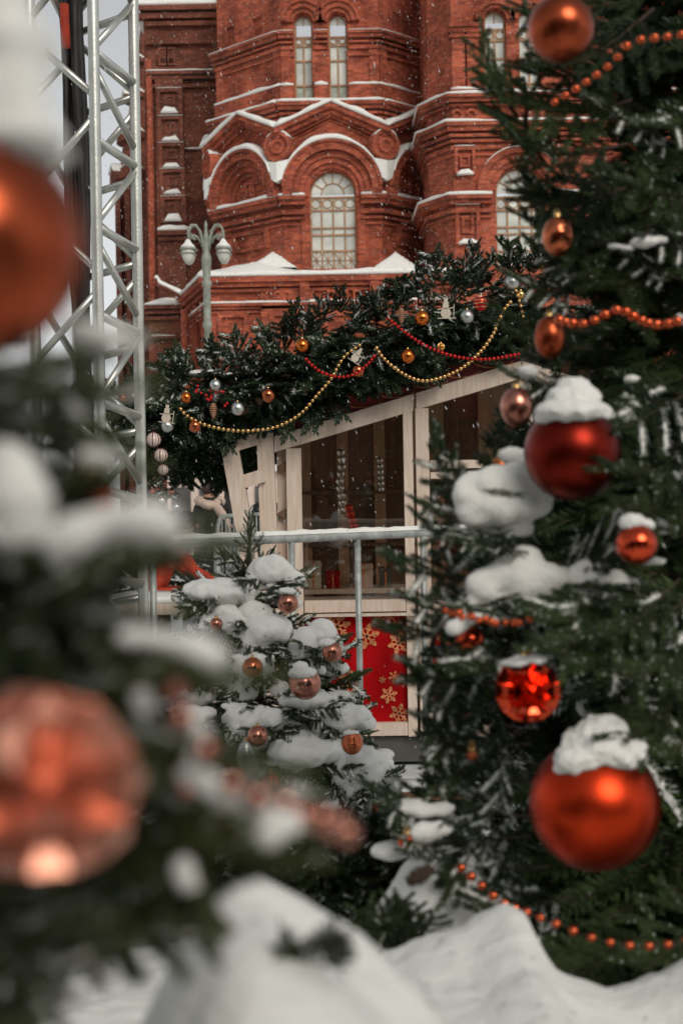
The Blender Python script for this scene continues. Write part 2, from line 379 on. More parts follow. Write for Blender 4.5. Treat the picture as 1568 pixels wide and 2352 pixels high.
# ================================================================== museum
Y0 = 50.0; PX = Y0/F
X0 = at(763, 450, Y0).x
INR = 4.14; YC = Y0+INR; T22 = tan(radians(22.5)); HW = INR*T22
def zz(py, Y=Y0, px=763): return at(px, py, Y).z
mus = thing('museum', 'red brick museum with snowy arches, gables and tall arched windows', 'museum', (X0, Y0, 0))
def FM(k, inr=INR): return Matrix.Translation((X0, YC, 0)) @ Matrix.Rotation(radians(45*k), 4, 'Z') @ Matrix.Translation((0, -inr, 0))
def arch_poly(cx, z0, zs, r, n=18):
    return [(cx-r, z0), (cx+r, z0)] + [(cx+r*cos(pi*i/n), zs+r*sin(pi*i/n)) for i in range(n+1)]
ZB, ZT = 8.3, 21.0
WC, WR = 0.02, 0.81; WZ0, WZS = zz(617), zz(444)
TW = [(-0.92, 0.325), (0.29, 0.325)]; TZ0, TZS = zz(230), zz(52)
front = MB().panel([(-HW, ZB), (HW, ZB), (HW, ZT), (-HW, ZT)],
    [arch_poly(WC, WZ0, WZS, WR)] + [arch_poly(c, TZ0, TZS, r) for c, r in TW], 0, 0.5, FM(0))
front.build('wall', 'brick', mus)
for k in (-3, -2, -1, 1, 2, 3):
    MB().panel([(-HW, ZB), (HW, ZB), (HW, ZT), (-HW, ZT)], [], 0, 0.5, FM(k)).build('wall', 'brick', mus)
def window(Mx, cx, z0, zs, r, y, rows, cols, fan=True, parent=mus, lower='pane_green', bar=0.035):
    """arched window: ochre frame with bars; every pane its own mesh. rows: heights from the top down as (z_top,z_bot,kind)"""
    fb = MB(); panes = []
    fb.ring(cx, zs, r-0.06, r, 0, pi, y-0.05, y+0.06, 20, Mx)
    for s in (-1, 1): fb.box(cx+s*r-(0.06 if s > 0 else 0), cx+s*r+(0.06 if s < 0 else 0), y-0.05, y+0.06, z0, zs, Mx)
    if fan:
        ri = r*0.5
        fb.ring(cx, zs, ri-bar*.5, ri+bar*.5, 0, pi, y-.04, y+.04, 16, Mx)
        for i in range(1, 6):
            a = pi*i/6; d = (cos(a), sin(a)); w_ = bar*.45
            p = [(cx+d[0]*ri-d[1]*w_, zs+d[1]*ri+d[0]*w_), (cx+d[0]*ri+d[1]*w_, zs+d[1]*ri-d[0]*w_), (cx+d[0]*r*.97+d[1]*w_, zs+d[1]*r*.97-d[0]*w_), (cx+d[0]*r*.97-d[1]*w_, zs+d[1]*r*.97+d[0]*w_)]
            fb.panel(p, [], y-.035, y+.035, Mx)
        panes.append(([(cx+ri*cos(pi*i/14), zs+ri*sin(pi*i/14)) for i in range(15)], 'pane'))
        for i in range(6):
            a0, a1 = pi*i/6, pi*(i+1)/6
            panes.append(([(cx+rr*cos(a), zs+rr*sin(a)) for rr, aa in ((ri, (a0, (a0+a1)/2, a1)), (r*.98, (a1, (a0+a1)/2, a0))) for a in aa], 'pane'))
    else:
        fb.box(cx-bar/2, cx+bar/2, y-.04, y+.04, zs, zs+r, Mx)
        for s in (0, 1):
            a0 = pi/2*s; panes.append(([(cx, zs)]+[(cx+r*.98*cos(a0+pi/2*i/8), zs+r*.98*sin(a0+pi/2*i/8)) for i in range(9)], 'pane'))
    for zt, zb, kind, nc in rows:
        fb.box(cx-r, cx+r, y-.055, y+.05, zt-.03, zt+.03, Mx)
        cw = 2*r/nc
        for c in range(nc):
            u0, u1 = cx-r+cw*c, cx-r+cw*(c+1); m = (u0+u1)/2; h = (zb+zt)/2
            if c: fb.box(u0-bar*.75, u0+bar*.75, y-.045, y+.045, zb, zt, Mx)
            panes.append(([(u0, zb), (u1, zb), (u1, zt), (u0, zt)], lower if kind in 'xg' else 'pane'))
            if kind == 'x':
                for (p, q) in (((u0, zb), (u1, zt)), ((u0, zt), (u1, zb)), ((u0, h), (u1, h)), ((m, zb), (m, zt))):
                    d = Vector((q[0]-p[0], q[1]-p[1])).normalized()*.012
                    fb.panel([(p[0]-d.y, p[1]+d.x), (p[0]+d.y, p[1]-d.x), (q[0]+d.y, q[1]-d.x), (q[0]-d.y, q[1]+d.x)], [], y-.03-.004*(p[1] == q[1]), y+.02, Mx)
            if kind == 'o':
                rr = min(cw, zt-zb)*.43; fb.ring(m, h, rr-.03, rr, 0, 2*pi, y-.035, y+.02, 12, Mx)
                for sx in (-1, 1):
                    fb.panel([(m, zt), (m+sx*cw*.5, h+.02), (m+sx*cw*.5, h-.02), (m, zt-.04)], [], y-.03, y+.02, Mx)
    w_ = fb.build('window', 'wframe', parent)
    for poly, mt in panes:
        o = MB().panel(poly, [], y+.002, y+.02, Mx).build('pane', mt, w_)
    return w_
R = [(zz(450), zz(478), 'o', 4), (zz(480), zz(521), 'r', 4), (zz(521), zz(537), 'r', 4), (zz(537), zz(572), 'r', 4), (zz(574), zz(617), 'x', 4)]
window(FM(0), WC, WZ0, WZS, WR, 0.30, R, 4, lower='pane')
for c, r in TW:
    window(FM(0), c, TZ0, TZS, r, 0.30, [(zz(80), zz(98), 'o', 2), (zz(100), zz(135), 'r', 2), (zz(135), zz(190), 'r', 2), (zz(192), zz(230), 'g', 2)], 2, fan=False, bar=.04)
# arches, gables and roundels on every visible facet
ZA, RA = zz(441), 1.74
ZV, ZP = zz(300), zz(243)
for k in (-2, -1, 0, 1, 2):
    T = FM(k); a = MB()
    for r0, r1, y in ((1.40, RA, -.50), (1.18, 1.40, -.32), (0.99, 1.18, -.22), (0.83, 0.99, -.09)):
        a.ring(0, ZA, r0, r1, 0, pi, y, 0.02, 26, T)
        for s in (-1, 1): a.box(min(s*r0, s*r1), max(s*r0, s*r1), y, 0.02, ZA-.16, ZA, T)
    a.ring(0, ZA, RA-.08, RA+.03, radians(4), radians(176), -.57, -.45, 26, T)
    a.ring(0, ZA, 1.31, 1.345, radians(0), radians(180), -.37, -.30, 26, T)
    a.build('arch', 'brick', mus)
    sp = [(-HW-.05, ZA-.16), (-RA+.05, ZA-.16)]+[((RA-.05)*cos(pi-pi*i/20), ZA+(RA-.05)*sin(pi-pi*i/20)) for i in range(21)]+[(RA-.05, ZA-.16), (HW+.05, ZA-.16), (HW+.05, ZV-.1), (0, ZP-.1), (-HW-.05, ZV-.1)]
    gm = MB().panel(sp, [], -.13, .02, T)
    for t0, t1, y in ((0, .2, -.62), (.2, .36, -.46), (.36, .46, -.30), (.5, .56, -.19)):
        hp = HW-y*T22*.98
        for s in (-1, 1): gm.panel([(s*hp, ZV-t0), (0, ZP-t0), (0, ZP-t1), (s*hp, ZV-t1)], [], y, .02, T)
    gm.build('gable', 'brick', mus)
    hp = HW+.62*T22
    MB().snowrun([(-hp, ZV), (0, ZP)], -.68, .30, .20, T, seed=k).build('snow_ledge', 'snow', mus, smooth=True)
    MB().snowrun([(0, ZP), (hp, ZV)], -.68, .30, .20, T, seed=k+9).build('snow_ledge', 'snow', mus, smooth=True)
    pts = [(-(RA+.02)*cos(a_), ZA+(RA+.02)*sin(a_), .08+.12*sin(a_)) for a_ in [radians(22+136*i/24) for i in range(25)]]
    MB().snowrun(pts, -.60, .0, .12, T, seed=k+3).build('snow_ledge', 'snow', mus, smooth=True)
    for s in (-1, 1):           # snow filling the valley between two arches
        hv = HW+.50*T22; zt = ZA+1.08
        arc = [(s*(RA+.01)*cos(b_), ZA+(RA+.01)*sin(b_)) for b_ in [radians(13+24*i/8) for i in range(9)]]
        MB().panel([(s*hv, ZA+.26)]+[(s*hv, zt-.12)]+[(s*(RA*.72), zt+.02)]+arc[::-1], [], -.57, -.05, T).build('snow_drift', 'snow', mus)
for k in (-1.5, -.5, .5, 1.5):
    T = Matrix.Translation((X0, YC, 0)) @ Matrix.Rotation(radians(45*k), 4, 'Z') @ Matrix.Translation((0, -INR/cos(radians(22.5)), 0))
    zc = zz(341); q = T @ Matrix.Translation((0, -.05, zc)) @ Matrix.Rotation(radians(90), 4, 'X')
    rd = MB().lathe([(0, .36), (.16, .36), (.165, .42), (.26, .42), (.265, .36), (.40, .36), (.405, .46), (.52, .46), (.53, .40), (.53, -.3)], 28, 0, q)
    rd.build('roundel', 'brick', mus, auto=30)
    MB().snowrun([(-.5*cos(a_), .53*sin(a_)+zc, .03+.05*sin(a_)) for a_ in [radians(35+110*i/10) for i in range(11)]], -.50, .1, .06, T, seed=k).build('snow_ledge', 'snow', mus, smooth=True)
# horizontal mouldings round the facets
octp = [(X0+(INR/cos(radians(22.5)))*sin(radians(45*j+22.5)), YC-(INR/cos(radians(22.5)))*cos(radians(45*j+22.5))) for j in (-3.0, -2.0, -1.0, 0.0, 1.0, 2.0)]
def facet_bands(z0, z1, d, gaps, mat='brick', name='cornice', snow=0.0):
    """band round the facets, the front one cut open at the window gaps [(u0,u1),...]; each run its own piece"""
    edges = [-HW-d*T22]+([e for g_ in gaps for e in g_] if gaps else [])+[HW+d*T22]
    mb = MB(); band(mb, octp[0:3], z0, z1, d); mb.build(name, mat, mus)
    mb = MB(); band(mb, octp[3:], z0, z1, d); mb.build(name, mat, mus)
    for i in range(0, len(edges), 2): MB().box(edges[i], edges[i+1], -d, .12, z0, z1, FM(0)).build(name, mat, mus)
    if snow:
        a = MB(); snowband(a, octp[0:3], z1, d, snow, seed=1); a.build('snow_ledge', 'snow', mus, smooth=True)
        a = MB(); snowband(a, octp[3:], z1, d, snow*.9, seed=2); a.build('snow_ledge', 'snow', mus, smooth=True)
        for i in range(0, len(edges), 2): MB().snowrun([(edges[i], z1), (edges[i+1], z1)], -d, .1, snow, FM(0), seed=i).build('snow_ledge', 'snow', mus, smooth=True)
GW = [(WC-.98, WC+.98)]; GT = [(c-.36, c+.36) for c, r in TW]
z = zz(452)
facet_bands(z-.14, z, .44, GW, snow=.15)
facet_bands(z-.30, z-.142, .32, GW); facet_bands(z-.62, z-.47, .20, GW); facet_bands(z-.80, z-.72, .14, GW); facet_bands(z-1.0, z-.93, .09, GW)
z = zz(238); facet_bands(z-.13, z, .46, None, snow=.11); facet_bands(z-.26, z-.132, .36, None); facet_bands(z-.42, z-.33, .24, None); facet_bands(z-.56, z-.50, .16, None)
z = zz(196); facet_bands(zz(232), z, .14, GT, name='plinth', snow=.13)
z = zz(74); facet_bands(z-.10, z, .30, GT, snow=.03); facet_bands(z-.24, z-.102, .22, GT); facet_bands(z-.40, z-.34, .15, GT); facet_bands(z-.62, z-.5, .12, GT); facet_bands(z-.86, z-.80, .10, GT)
for s in (-1, 1):           # raised edges either side of the main window
    MB().box(min(s*.86, s*1.12), max(s*.86, s*1.12), -.07, .1, WZ0, zz(462), FM(0) @ Matrix.Translation((WC, 0, 0))).build('pilaster', 'brick', mus)
    MB().box(min(s*1.12, s*1.45), max(s*1.12, s*1.45), -.52, 0, zz(446), zz(442)+.02, FM(0)).build('pilaster', 'brick', mus)
for k in (-1, 1):
    for (u0, u1, y0, y1, ins, dp) in ((-.95, .95, 560, 515, .18, -.1), (-.27, .27, 440, 400, .09, -.09), (-1.2, -.5, 68, 15, .14, -.10), (.2, .9, 68, 15, .14, -.10)):
        za_, zb_ = zz(y0), zz(y1)
        MB().panel([(u0, za_), (u1, za_), (u1, zb_), (u0, zb_)], [[(u0+ins, za_+ins*.6), (u1-ins, za_+ins*.6), (u1-ins, zb_-ins*.6), (u0+ins, zb_-ins*.6)]], dp, 0, FM(k)).build('niche', 'brick', mus)
for k in (-2, -1, 0, 1, 2):
    for s in (-1, 1):
        u = s*(HW-.17)
        MB().box(u-.17, u+.17, -.075, .1, zz(196), zz(115), FM(k)).build('pilaster', 'brick', mus)
for c, r in TW:
    a = MB()
    for r0, r1, y in ((r+.02, r+.16, -.10), (r+.16, r+.34, -.2), (r+.34, r+.44, -.28)): a.ring(c, TZS+.02, r0, r1, 0, pi, y, .02, 18, FM(0))
    a.build('arch', 'brick', mus)
MB().box(-.62, -.01, -.11, .1, zz(190), zz(118), FM(0) @ Matrix.Translation((0, 0, 0))).build('pier', 'brick', mus)
# low front block with a snowed-up flat roof
YL = 47.0
def zl(py): return at(763, py, YL).z
xl, xr = at(483, 640, YL).x, at(1075, 640, YL).x
pl = [(at(432, 680, 52).x, 52.0), (xl, YL), (xr, YL)]
lw = MB(); band(lw, pl, 0, zl(632), 0, back=-.4); lw.build('wall', 'brick', mus)
for z0, z1, d in ((648, 634, .42), (658, 649, .30), (668, 661, .18), (701, 694, .26), (708, 702, .17), (716, 711, .1), (800, 790, .2), (830, 820, .12)):
    b = MB(); band(b, pl, zl(z0), zl(z1), d); b.build('cornice', 'brick', mus)
b = MB(); snowband(b, pl, zl(634), .44, .22, back=-.6); b.build('snow_ledge', 'snow', mus, smooth=True)
b = MB(); snowband(b, pl, zl(694), .26, .08); b.build('snow_ledge', 'snow', mus, smooth=True)
for px0, px1 in ((600, 690), (712, 722), (868, 878), (960, 1010)):
    b = MB(); x0, x1 = at(px0, 700, YL).x, at(px1, 700, YL).x
    b.box(x0, x1, YL-.17, YL+.05, 0, zl(669)); b.build('pilaster', 'brick', mus)
for px in (700, 860):
    b = MB(); x = at(px, 650, YL).x; b.box(x-.16, x+.16, YL-.36, YL-.1, zl(690), zl(636)); b.build('bracket', 'brick', mus)
for px in (618, 638, 658, 760, 790, 820, 900, 930):
    b = MB(); x = at(px, 676, YL).x; zc = zl(679)
    b.panel([(x-.13, zc-.16), (x+.13, zc-.16), (x+.13, zc+.16), (x-.13, zc+.16)], [[(x-.07, zc-.09), (x+.07, zc-.09), (x+.07, zc+.09), (x-.07, zc+.09)]], YL-.24, YL+.01)
    b.build('niche', 'brick', mus)
for px in (535, 655, 780, 900):
    b = MB(); x = at(px, 740, YL).x; zc = zl(748)
    b.panel([(x-.5, zc-.7), (x+.5, zc-.7), (x+.5, zc+.45), (x-.5, zc+.45)], [[(x-.36, zc-.6), (x+.36, zc-.6), (x+.36, zc+.32), (x-.36, zc+.32)]], YL-.1-.16*(px == 655), YL+.01)
    b.build('niche', 'brick', mus)
rf = MB(); za, zb = zl(628), zz(619)
rv, rfs = [], []
for j in range(9):
    for i in range(49):
        x = xl-.3+(xr-xl+.3)*i/48; y = YL-.38+(4.4)*j/8
        z = za+(zb-za)*max(0, j)/7+.10*noise.noise(Vector((x*.8, y*.8, 1)))
        if i < 18: z += .35*max(0, 1-abs(i-9)/9)*min(1, j/2)*(1+.5*noise.noise(Vector((x*1.5, y, 4))))
        rv.append((x, y, z-.08*(j == 0)))
for j in range(8):
    for i in range(48): p = j*49+i; rfs.append((p, p+1, p+50, p+49))
rf.add(rv, rfs); rf.build('snow_roof', 'snow', mus, smooth=True)
for px, w_ in ((628, .82), (908, .76)):
    x = at(px, 600, 48.4).x; zb_ = at(px, 619, 48.4).z; zt_ = at(px, 574, 48.4).z
    v, f = [], []
    for j in range(13):
        for i in range(13):
            a, c = (i-6)/6, (j-6)/6; m = max(abs(a), abs(c))
            hgt = (1-m)*(zt_-zb_)+.05*noise.noise(Vector((a*2+px, c*2, 0)))
            v.append((x+a*w_, 48.4+c*w_, zb_-.05+max(-.05, hgt)))
    for j in range(12):
        for i in range(12): p = j*13+i; f.append((p, p+1, p+14, p+13))
    MB().add(v, f).build('snow_heap', 'snow', mus, smooth=True)
# right pavilion, nearer, with a canted corner
YR = 46.6
def zr(py): return at(1150, py, YR).z
def xr_(px): return at(px, 450, YR).x
rc, ra_ = xr_(1042), xr_(992)
rp = [(ra_-.1, 55.0), (ra_, YR+1.25), (rc, YR), (rc+9, YR)]
W1 = (xr_(1194), zr(612), zr(440), .80); W2 = (xr_(1143), zr(228), zr(46), .355); W3 = (xr_(1222), zr(228), zr(46), .355)
MB().panel([(rc, 0), (rc+9, 0), (rc+9, 21), (rc, 21)], [arch_poly(*W1), arch_poly(*W2), arch_poly(*W3)], YR, YR+.5).build('wall', 'brick', mus)
b = MB(); band(b, rp[:3], 0, 21, 0, back=-.4); b.build('wall', 'brick', mus)
I4 = Matrix.Identity(4)
window(I4, W1[0], W1[1], W1[2], W1[3], YR+.3, [(zr(450), zr(478), 'o', 4), (zr(480), zr(519), 'r', 4), (zr(519), zr(535), 'r', 4), (zr(535), zr(572), 'r', 4), (zr(574), zr(612), 'x', 4)], 4, lower='pane')
for W_ in (W2, W3): window(I4, W_[0], W_[1], W_[2], W_[3], YR+.3, [(zr(62), zr(86), 'o', 2), (zr(88), zr(130), 'r', 2), (zr(130), zr(186), 'r', 2), (zr(188), zr(228), 'g', 2)], 2, fan=False, bar=.04)
a = MB()
for r0, r1, y in ((.84, 1.0, -.08), (1.0, 1.22, -.17), (1.22, 1.42, -.28)): a.ring(W1[0], W1[2], r0, r1, 0, pi, YR+y, YR+.02, 24)
a.build('arch', 'brick', mus)
MB().snowrun([(W1[0]-1.43*cos(t), W1[2]+1.43*sin(t), .03) for t in [radians(35+110*i/16) for i in range(17)]], YR-.30, YR, .03).build('snow_ledge', 'snow', mus, smooth=True)
for W_ in (W2, W3):
    a = MB()
    for r0, r1, y in ((.37, .5, -.1), (.5, .66, -.2)): a.ring(W_[0], W_[2], r0, r1, 0, pi, YR+y, YR+.02, 18)
    a.build('arch', 'brick', mus)
def rband(z0, z1, d, snow=0, gap=None, sub=None):
    p = rp if gap is None else rp[:3]+[(gap[0], YR)]
    b = MB(); band(b, p, z0, z1, d)
    if gap is not None: MB().box(gap[1], rc+9, YR-d, YR+.12, z0, z1).build('cornice', 'brick', mus)
    b.build('cornice', 'brick', mus)
    if snow:
        b = MB(); snowband(b, p, z1, d, snow, seed=z1); b.build('snow_ledge', 'snow', mus, smooth=True)
        if gap is not None: MB().snowrun([(gap[1], z1), (rc+9, z1)], YR-d, YR+.1, snow).build('snow_ledge', 'snow', mus, smooth=True)
g1 = (W1[0]-.95, W1[0]+.95)
z = zr(450); rband(z-.13, z, .40, .15, g1); rband(z-.27, z-.132, .28, 0, g1); rband(z-.55, z-.42, .17, 0, g1); rband(z-.72, z-.64, .10, 0, g1)
z = zr(284); rband(z-.13, z, .44, .10); rband(z-.28, z-.132, .34); rband(z-.46, z-.36, .25); rband(z-.62, z-.53, .17); rband(z-.85, z-.72, .11); rband(z-1.05, z-.98, .07)
z = zr(219); rband(z-.11, z, .36, .12); rband(z-.24, z-.112, .26); rband(z-.36, z-.29, .16)
z = zr(207); 
b = MB(); b.box(rc-.05, xr_(1108), YR-.30, YR, zr(219), zr(208)); b.build('plinth', 'brick', mus)
MB().snowrun([(rc-.05, zr(208)), (xr_(1108), zr(208))], YR-.30, YR, .12).build('snow_ledge', 'snow', mus, smooth=True)
for px0, px1 in ((1042, 1071), (1076, 1106)): MB().box(xr_(px0), xr_(px1), YR-.22, YR+.02, zr(208), zr(72)).build('pilaster', 'brick', mus)
z = zr(66); gt = None
for z0, z1, d in ((-.0, .12, .34), (-.16, -.002, .25), (-.34, -.25, .29)): b = MB(); b.box(rc-.1, xr_(1110), YR-d, YR+.02, z+z0, z+z1); b.build('capital', 'brick', mus)
MB().box(rc-.02, xr_(1090), YR-.18, YR+.02, zr(60), zr(-30)).build('pilaster', 'brick', mus)
for px, py, w_, h_ in ((1068, 372, .34, .52), (1072, 520, .40, .72), (1065, 245, .0, .0)):
    if not w_: continue
    x = xr_(px); zc = zr(py); b = MB()
    b.panel([(x-w_, zc-h_*.8), (x+w_, zc-h_*.8), (x+w_, zc+h_), (x-w_, zc+h_)], [[(x-w_*.7, zc-h_*.7), (x+w_*.7, zc-h_*.7), (x+w_*.7, zc+h_*.75), (x-w_*.7, zc+h_*.75)]], YR-.14, YR+.01)
    b.panel([(x-w_*.5, zc-h_*.3), (x+w_*.5, zc-h_*.3), (x+w_*.5, zc+h_*.5), (x-w_*.5, zc+h_*.5)], [[(x-w_*.28, zc-h_*.2), (x+w_*.28, zc-h_*.2), (x+w_*.28, zc+h_*.3), (x-w_*.28, zc+h_*.3)]], YR-.08, YR+.01)
    b.build('niche', 'brick', mus)
    MB().snowrun([(x-w_*.8, zc-h_*.8), (x-w_*.35, zc-h_*.78, .22), (x+w_*.35, zc-h_*.78, .22), (x+w_*.8, zc-h_*.8)], YR-.17, YR, .16, step=.1).build('snow_ledge', 'snow', mus, smooth=True)
    MB().snowrun([(x-w_, zc+h_), (x+w_, zc+h_)], YR-.17, YR, .03).build('snow_ledge', 'snow', mus, smooth=True)
for px in (1052, 1085):
    b = MB(); x = xr_(px); b.ring(x, zr(262), .10, .17, 0, pi, YR-.12, YR+.01, 10); b.build('niche', 'brick', mus)
# left wing, set far back
YW = 56.0
def zw(py): return at(410, py, YW).z
def xw(px, py=300): return at(px, py, YW).x
wx0, wx1 = xw(334), xw(505)
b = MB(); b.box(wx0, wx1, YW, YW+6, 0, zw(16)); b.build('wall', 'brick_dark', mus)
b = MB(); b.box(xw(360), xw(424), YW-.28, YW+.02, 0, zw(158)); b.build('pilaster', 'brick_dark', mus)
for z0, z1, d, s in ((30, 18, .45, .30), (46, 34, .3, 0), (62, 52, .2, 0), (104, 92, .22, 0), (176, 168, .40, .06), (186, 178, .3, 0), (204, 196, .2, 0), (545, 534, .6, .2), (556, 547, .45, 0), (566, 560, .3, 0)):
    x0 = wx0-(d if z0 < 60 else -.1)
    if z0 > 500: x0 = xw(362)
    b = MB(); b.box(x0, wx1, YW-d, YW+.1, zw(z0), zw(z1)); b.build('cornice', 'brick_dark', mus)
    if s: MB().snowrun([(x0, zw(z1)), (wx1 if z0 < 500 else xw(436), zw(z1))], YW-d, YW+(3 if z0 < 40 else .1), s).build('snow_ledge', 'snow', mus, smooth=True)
MB().snowrun([(xw(425), zw(344)), (xw(470), zw(344))], YW-.2, YW, .05).build('snow_ledge', 'snow', mus, smooth=True)
for i, py in enumerate((240, 303, 364, 424, 486)):
    x = xw(392+i*2.2, py); zc = zw(py); b = MB()
    b.panel([(x-.5, zc-.5), (x+.5, zc-.5), (x+.5, zc+.55), (x-.5, zc+.55)], [[(x-.34, zc-.42), (x+.34, zc-.42), (x+.34, zc+.40), (x-.34, zc+.40)]], YW-.42, YW-.27)
    b.panel([(x-.22, zc-.1), (x+.22, zc-.1), (x+.22, zc+.3), (x-.22, zc+.3)], [[(x-.12, zc), (x+.12, zc), (x+.12, zc+.2), (x-.12, zc+.2)]], YW-.34, YW-.27)
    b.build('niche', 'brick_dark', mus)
    MB().snowrun([(x-.34, zc-.44, .05), (x-.2, zc-.44, .26), (x+.2, zc-.44, .28), (x+.34, zc-.44, .05)], YW-.5, YW-.26, .2, step=.12).build('snow_ledge', 'snow', mus, smooth=True)
    MB().snowrun([(x-.5, zc+.55), (x+.5, zc+.55)], YW-.44, YW-.27, .02).build('snow_ledge', 'snow', mus, smooth=True)
for px, py in ((380, 125), (398, 125), (380, 145), (398, 145)):
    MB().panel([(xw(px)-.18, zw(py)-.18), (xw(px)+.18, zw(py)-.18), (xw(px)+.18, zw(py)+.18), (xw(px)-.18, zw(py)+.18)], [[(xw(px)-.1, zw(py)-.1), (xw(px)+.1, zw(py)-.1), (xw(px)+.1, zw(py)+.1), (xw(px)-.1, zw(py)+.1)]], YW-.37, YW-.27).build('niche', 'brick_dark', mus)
MB().tube([(xw(343, 230), YW-.2, zw(140)), (xw(343, 230)+.05, YW-.25, zw(230)), (xw(343, 500)+.12, YW-.25, zw(560)), (xw(350, 700), YW-.25, zw(900))], .13, 10).build('drainpipe', 'brick', mus, smooth=True)
# porch block in the corner at the left
YQ = 52.0
def zq(py): return at(400, py, YQ).z
qx0, qx1 = at(342, 760, YQ).x, at(440, 760, YQ).x
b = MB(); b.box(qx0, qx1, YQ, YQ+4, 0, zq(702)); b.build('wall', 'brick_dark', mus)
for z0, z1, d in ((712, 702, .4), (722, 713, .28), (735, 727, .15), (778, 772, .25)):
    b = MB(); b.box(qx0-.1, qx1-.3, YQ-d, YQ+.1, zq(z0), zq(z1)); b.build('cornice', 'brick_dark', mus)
MB().snowrun([(qx0-.1, zq(702), .1), (at(372, 700, YQ).x, zq(702), .3), (qx1-.3, zq(702), .25)], YQ-.42, YQ+3.6, .2, seed=4).build('snow_ledge', 'snow', mus, smooth=True)
MB().snowrun([(qx0+.1, zq(772), .06), (at(405, 772, YQ).x, zq(772), .06)], YQ-.26, YQ, .08).build('snow_ledge', 'snow', mus, smooth=True)
for px in (425, 452, 470):
    x = at(px, 760, 49.6).x; MB().tube([(x, 49.6, 0), (x, 49.6, at(px, 690+(478-px)*.4, 49.6).z)], .14, 10).build('drainpipe', 'brick', mus, smooth=True)
gut = [at(358, 640, 51), at(366, 655, 51), at(385, 664, 51), at(410, 676, 51), at(426, 686, 51)]
MB().tube(gut, .10, 8).build('gutter', 'brick_dark', mus, smooth=True)
MB().tube([p+Vector((0, 0, .1)) for p in gut], [.07, .1, .09, .11, .08], 8).build('snow_ledge', 'snow', mus, smooth=True)
# ------------------------------------------------------------------ tent-roofed tower behind the truss
YTt = 64.0
tw = thing('brick_tower', 'dark brick tower with snow-flecked tent roof behind the metal truss', 'tower', (at(320, 700, YTt).x, YTt+3, 0))
cx = at(322, 400, YTt).x
def zt_(py): return at(300, py, YTt).z
def octa(mb, r0, z0, r1, z1):
    mb.lathe([(0, z0), (r0, z0), (r1, z1), (0, z1)], 8, 0, Matrix.Translation((cx, YTt+3, 0)) @ Matrix.Rotation(radians(22.5), 4, 'Z'))
u_ = unit(YTt)
tiers = [(82, 900, 82, 400), (84, 400, 84, 385), (74, 385, 62, 300), (66, 300, 66, 290), (54, 290, 44, 200), (48, 200, 48, 190), (38, 190, 27, 110), (31, 110, 31, 102), (24, 102, 4, -90)]
for r0, y0, r1, y1 in tiers:
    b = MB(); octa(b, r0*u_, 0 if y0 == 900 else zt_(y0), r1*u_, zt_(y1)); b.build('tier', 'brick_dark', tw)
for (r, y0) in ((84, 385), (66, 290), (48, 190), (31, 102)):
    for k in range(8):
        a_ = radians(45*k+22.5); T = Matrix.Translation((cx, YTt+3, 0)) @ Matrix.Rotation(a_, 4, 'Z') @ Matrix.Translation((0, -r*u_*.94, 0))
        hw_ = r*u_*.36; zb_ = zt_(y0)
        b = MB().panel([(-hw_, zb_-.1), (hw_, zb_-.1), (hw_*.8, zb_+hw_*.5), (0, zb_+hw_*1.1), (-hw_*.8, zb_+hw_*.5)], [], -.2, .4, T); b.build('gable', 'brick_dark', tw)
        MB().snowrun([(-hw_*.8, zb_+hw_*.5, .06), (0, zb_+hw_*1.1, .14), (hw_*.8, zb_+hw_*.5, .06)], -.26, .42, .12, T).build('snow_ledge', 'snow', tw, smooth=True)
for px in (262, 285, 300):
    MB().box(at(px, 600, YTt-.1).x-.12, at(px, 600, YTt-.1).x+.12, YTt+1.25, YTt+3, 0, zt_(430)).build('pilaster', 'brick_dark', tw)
# ================================================================== street lamp
YLm = 25.0
def L_(px, py, dy=0): return at(px, py, YLm+dy)
base = L_(476, 700); base.z = 0
lamp = thing('street_lamp', 'grey-green cast iron street lamp with curled arms and white globes', 'street lamp', base)
bx = base.x; zt = L_(476, 560).z
pole = MB().lathe([(0.204, 0), (0.204, .5), (0.150, .6), (0.116, .9), (0.082, 1.1), (0.068, 3), (0.058, zt-1.5), (0.082, zt-1.46), (0.082, zt-1.4), (0.065, zt-1.36), (0.065, zt-.76), (0.088, zt-.73), (0.088, zt-.67), (0.061, zt-.63), (0.078, zt-.45), (0.088, zt-.3), (0.095, zt-.26), (0.061, zt-.15), (0.048, zt+.05), (0.061, zt+.1), (0.034, zt+.2), (0.024, zt+.28), (0.031, zt+.34), (0.000, zt+.42)], 16, 0, Matrix.Translation((bx, YLm, 0)))
pole.build('pole', 'lamp', lamp, auto=40)
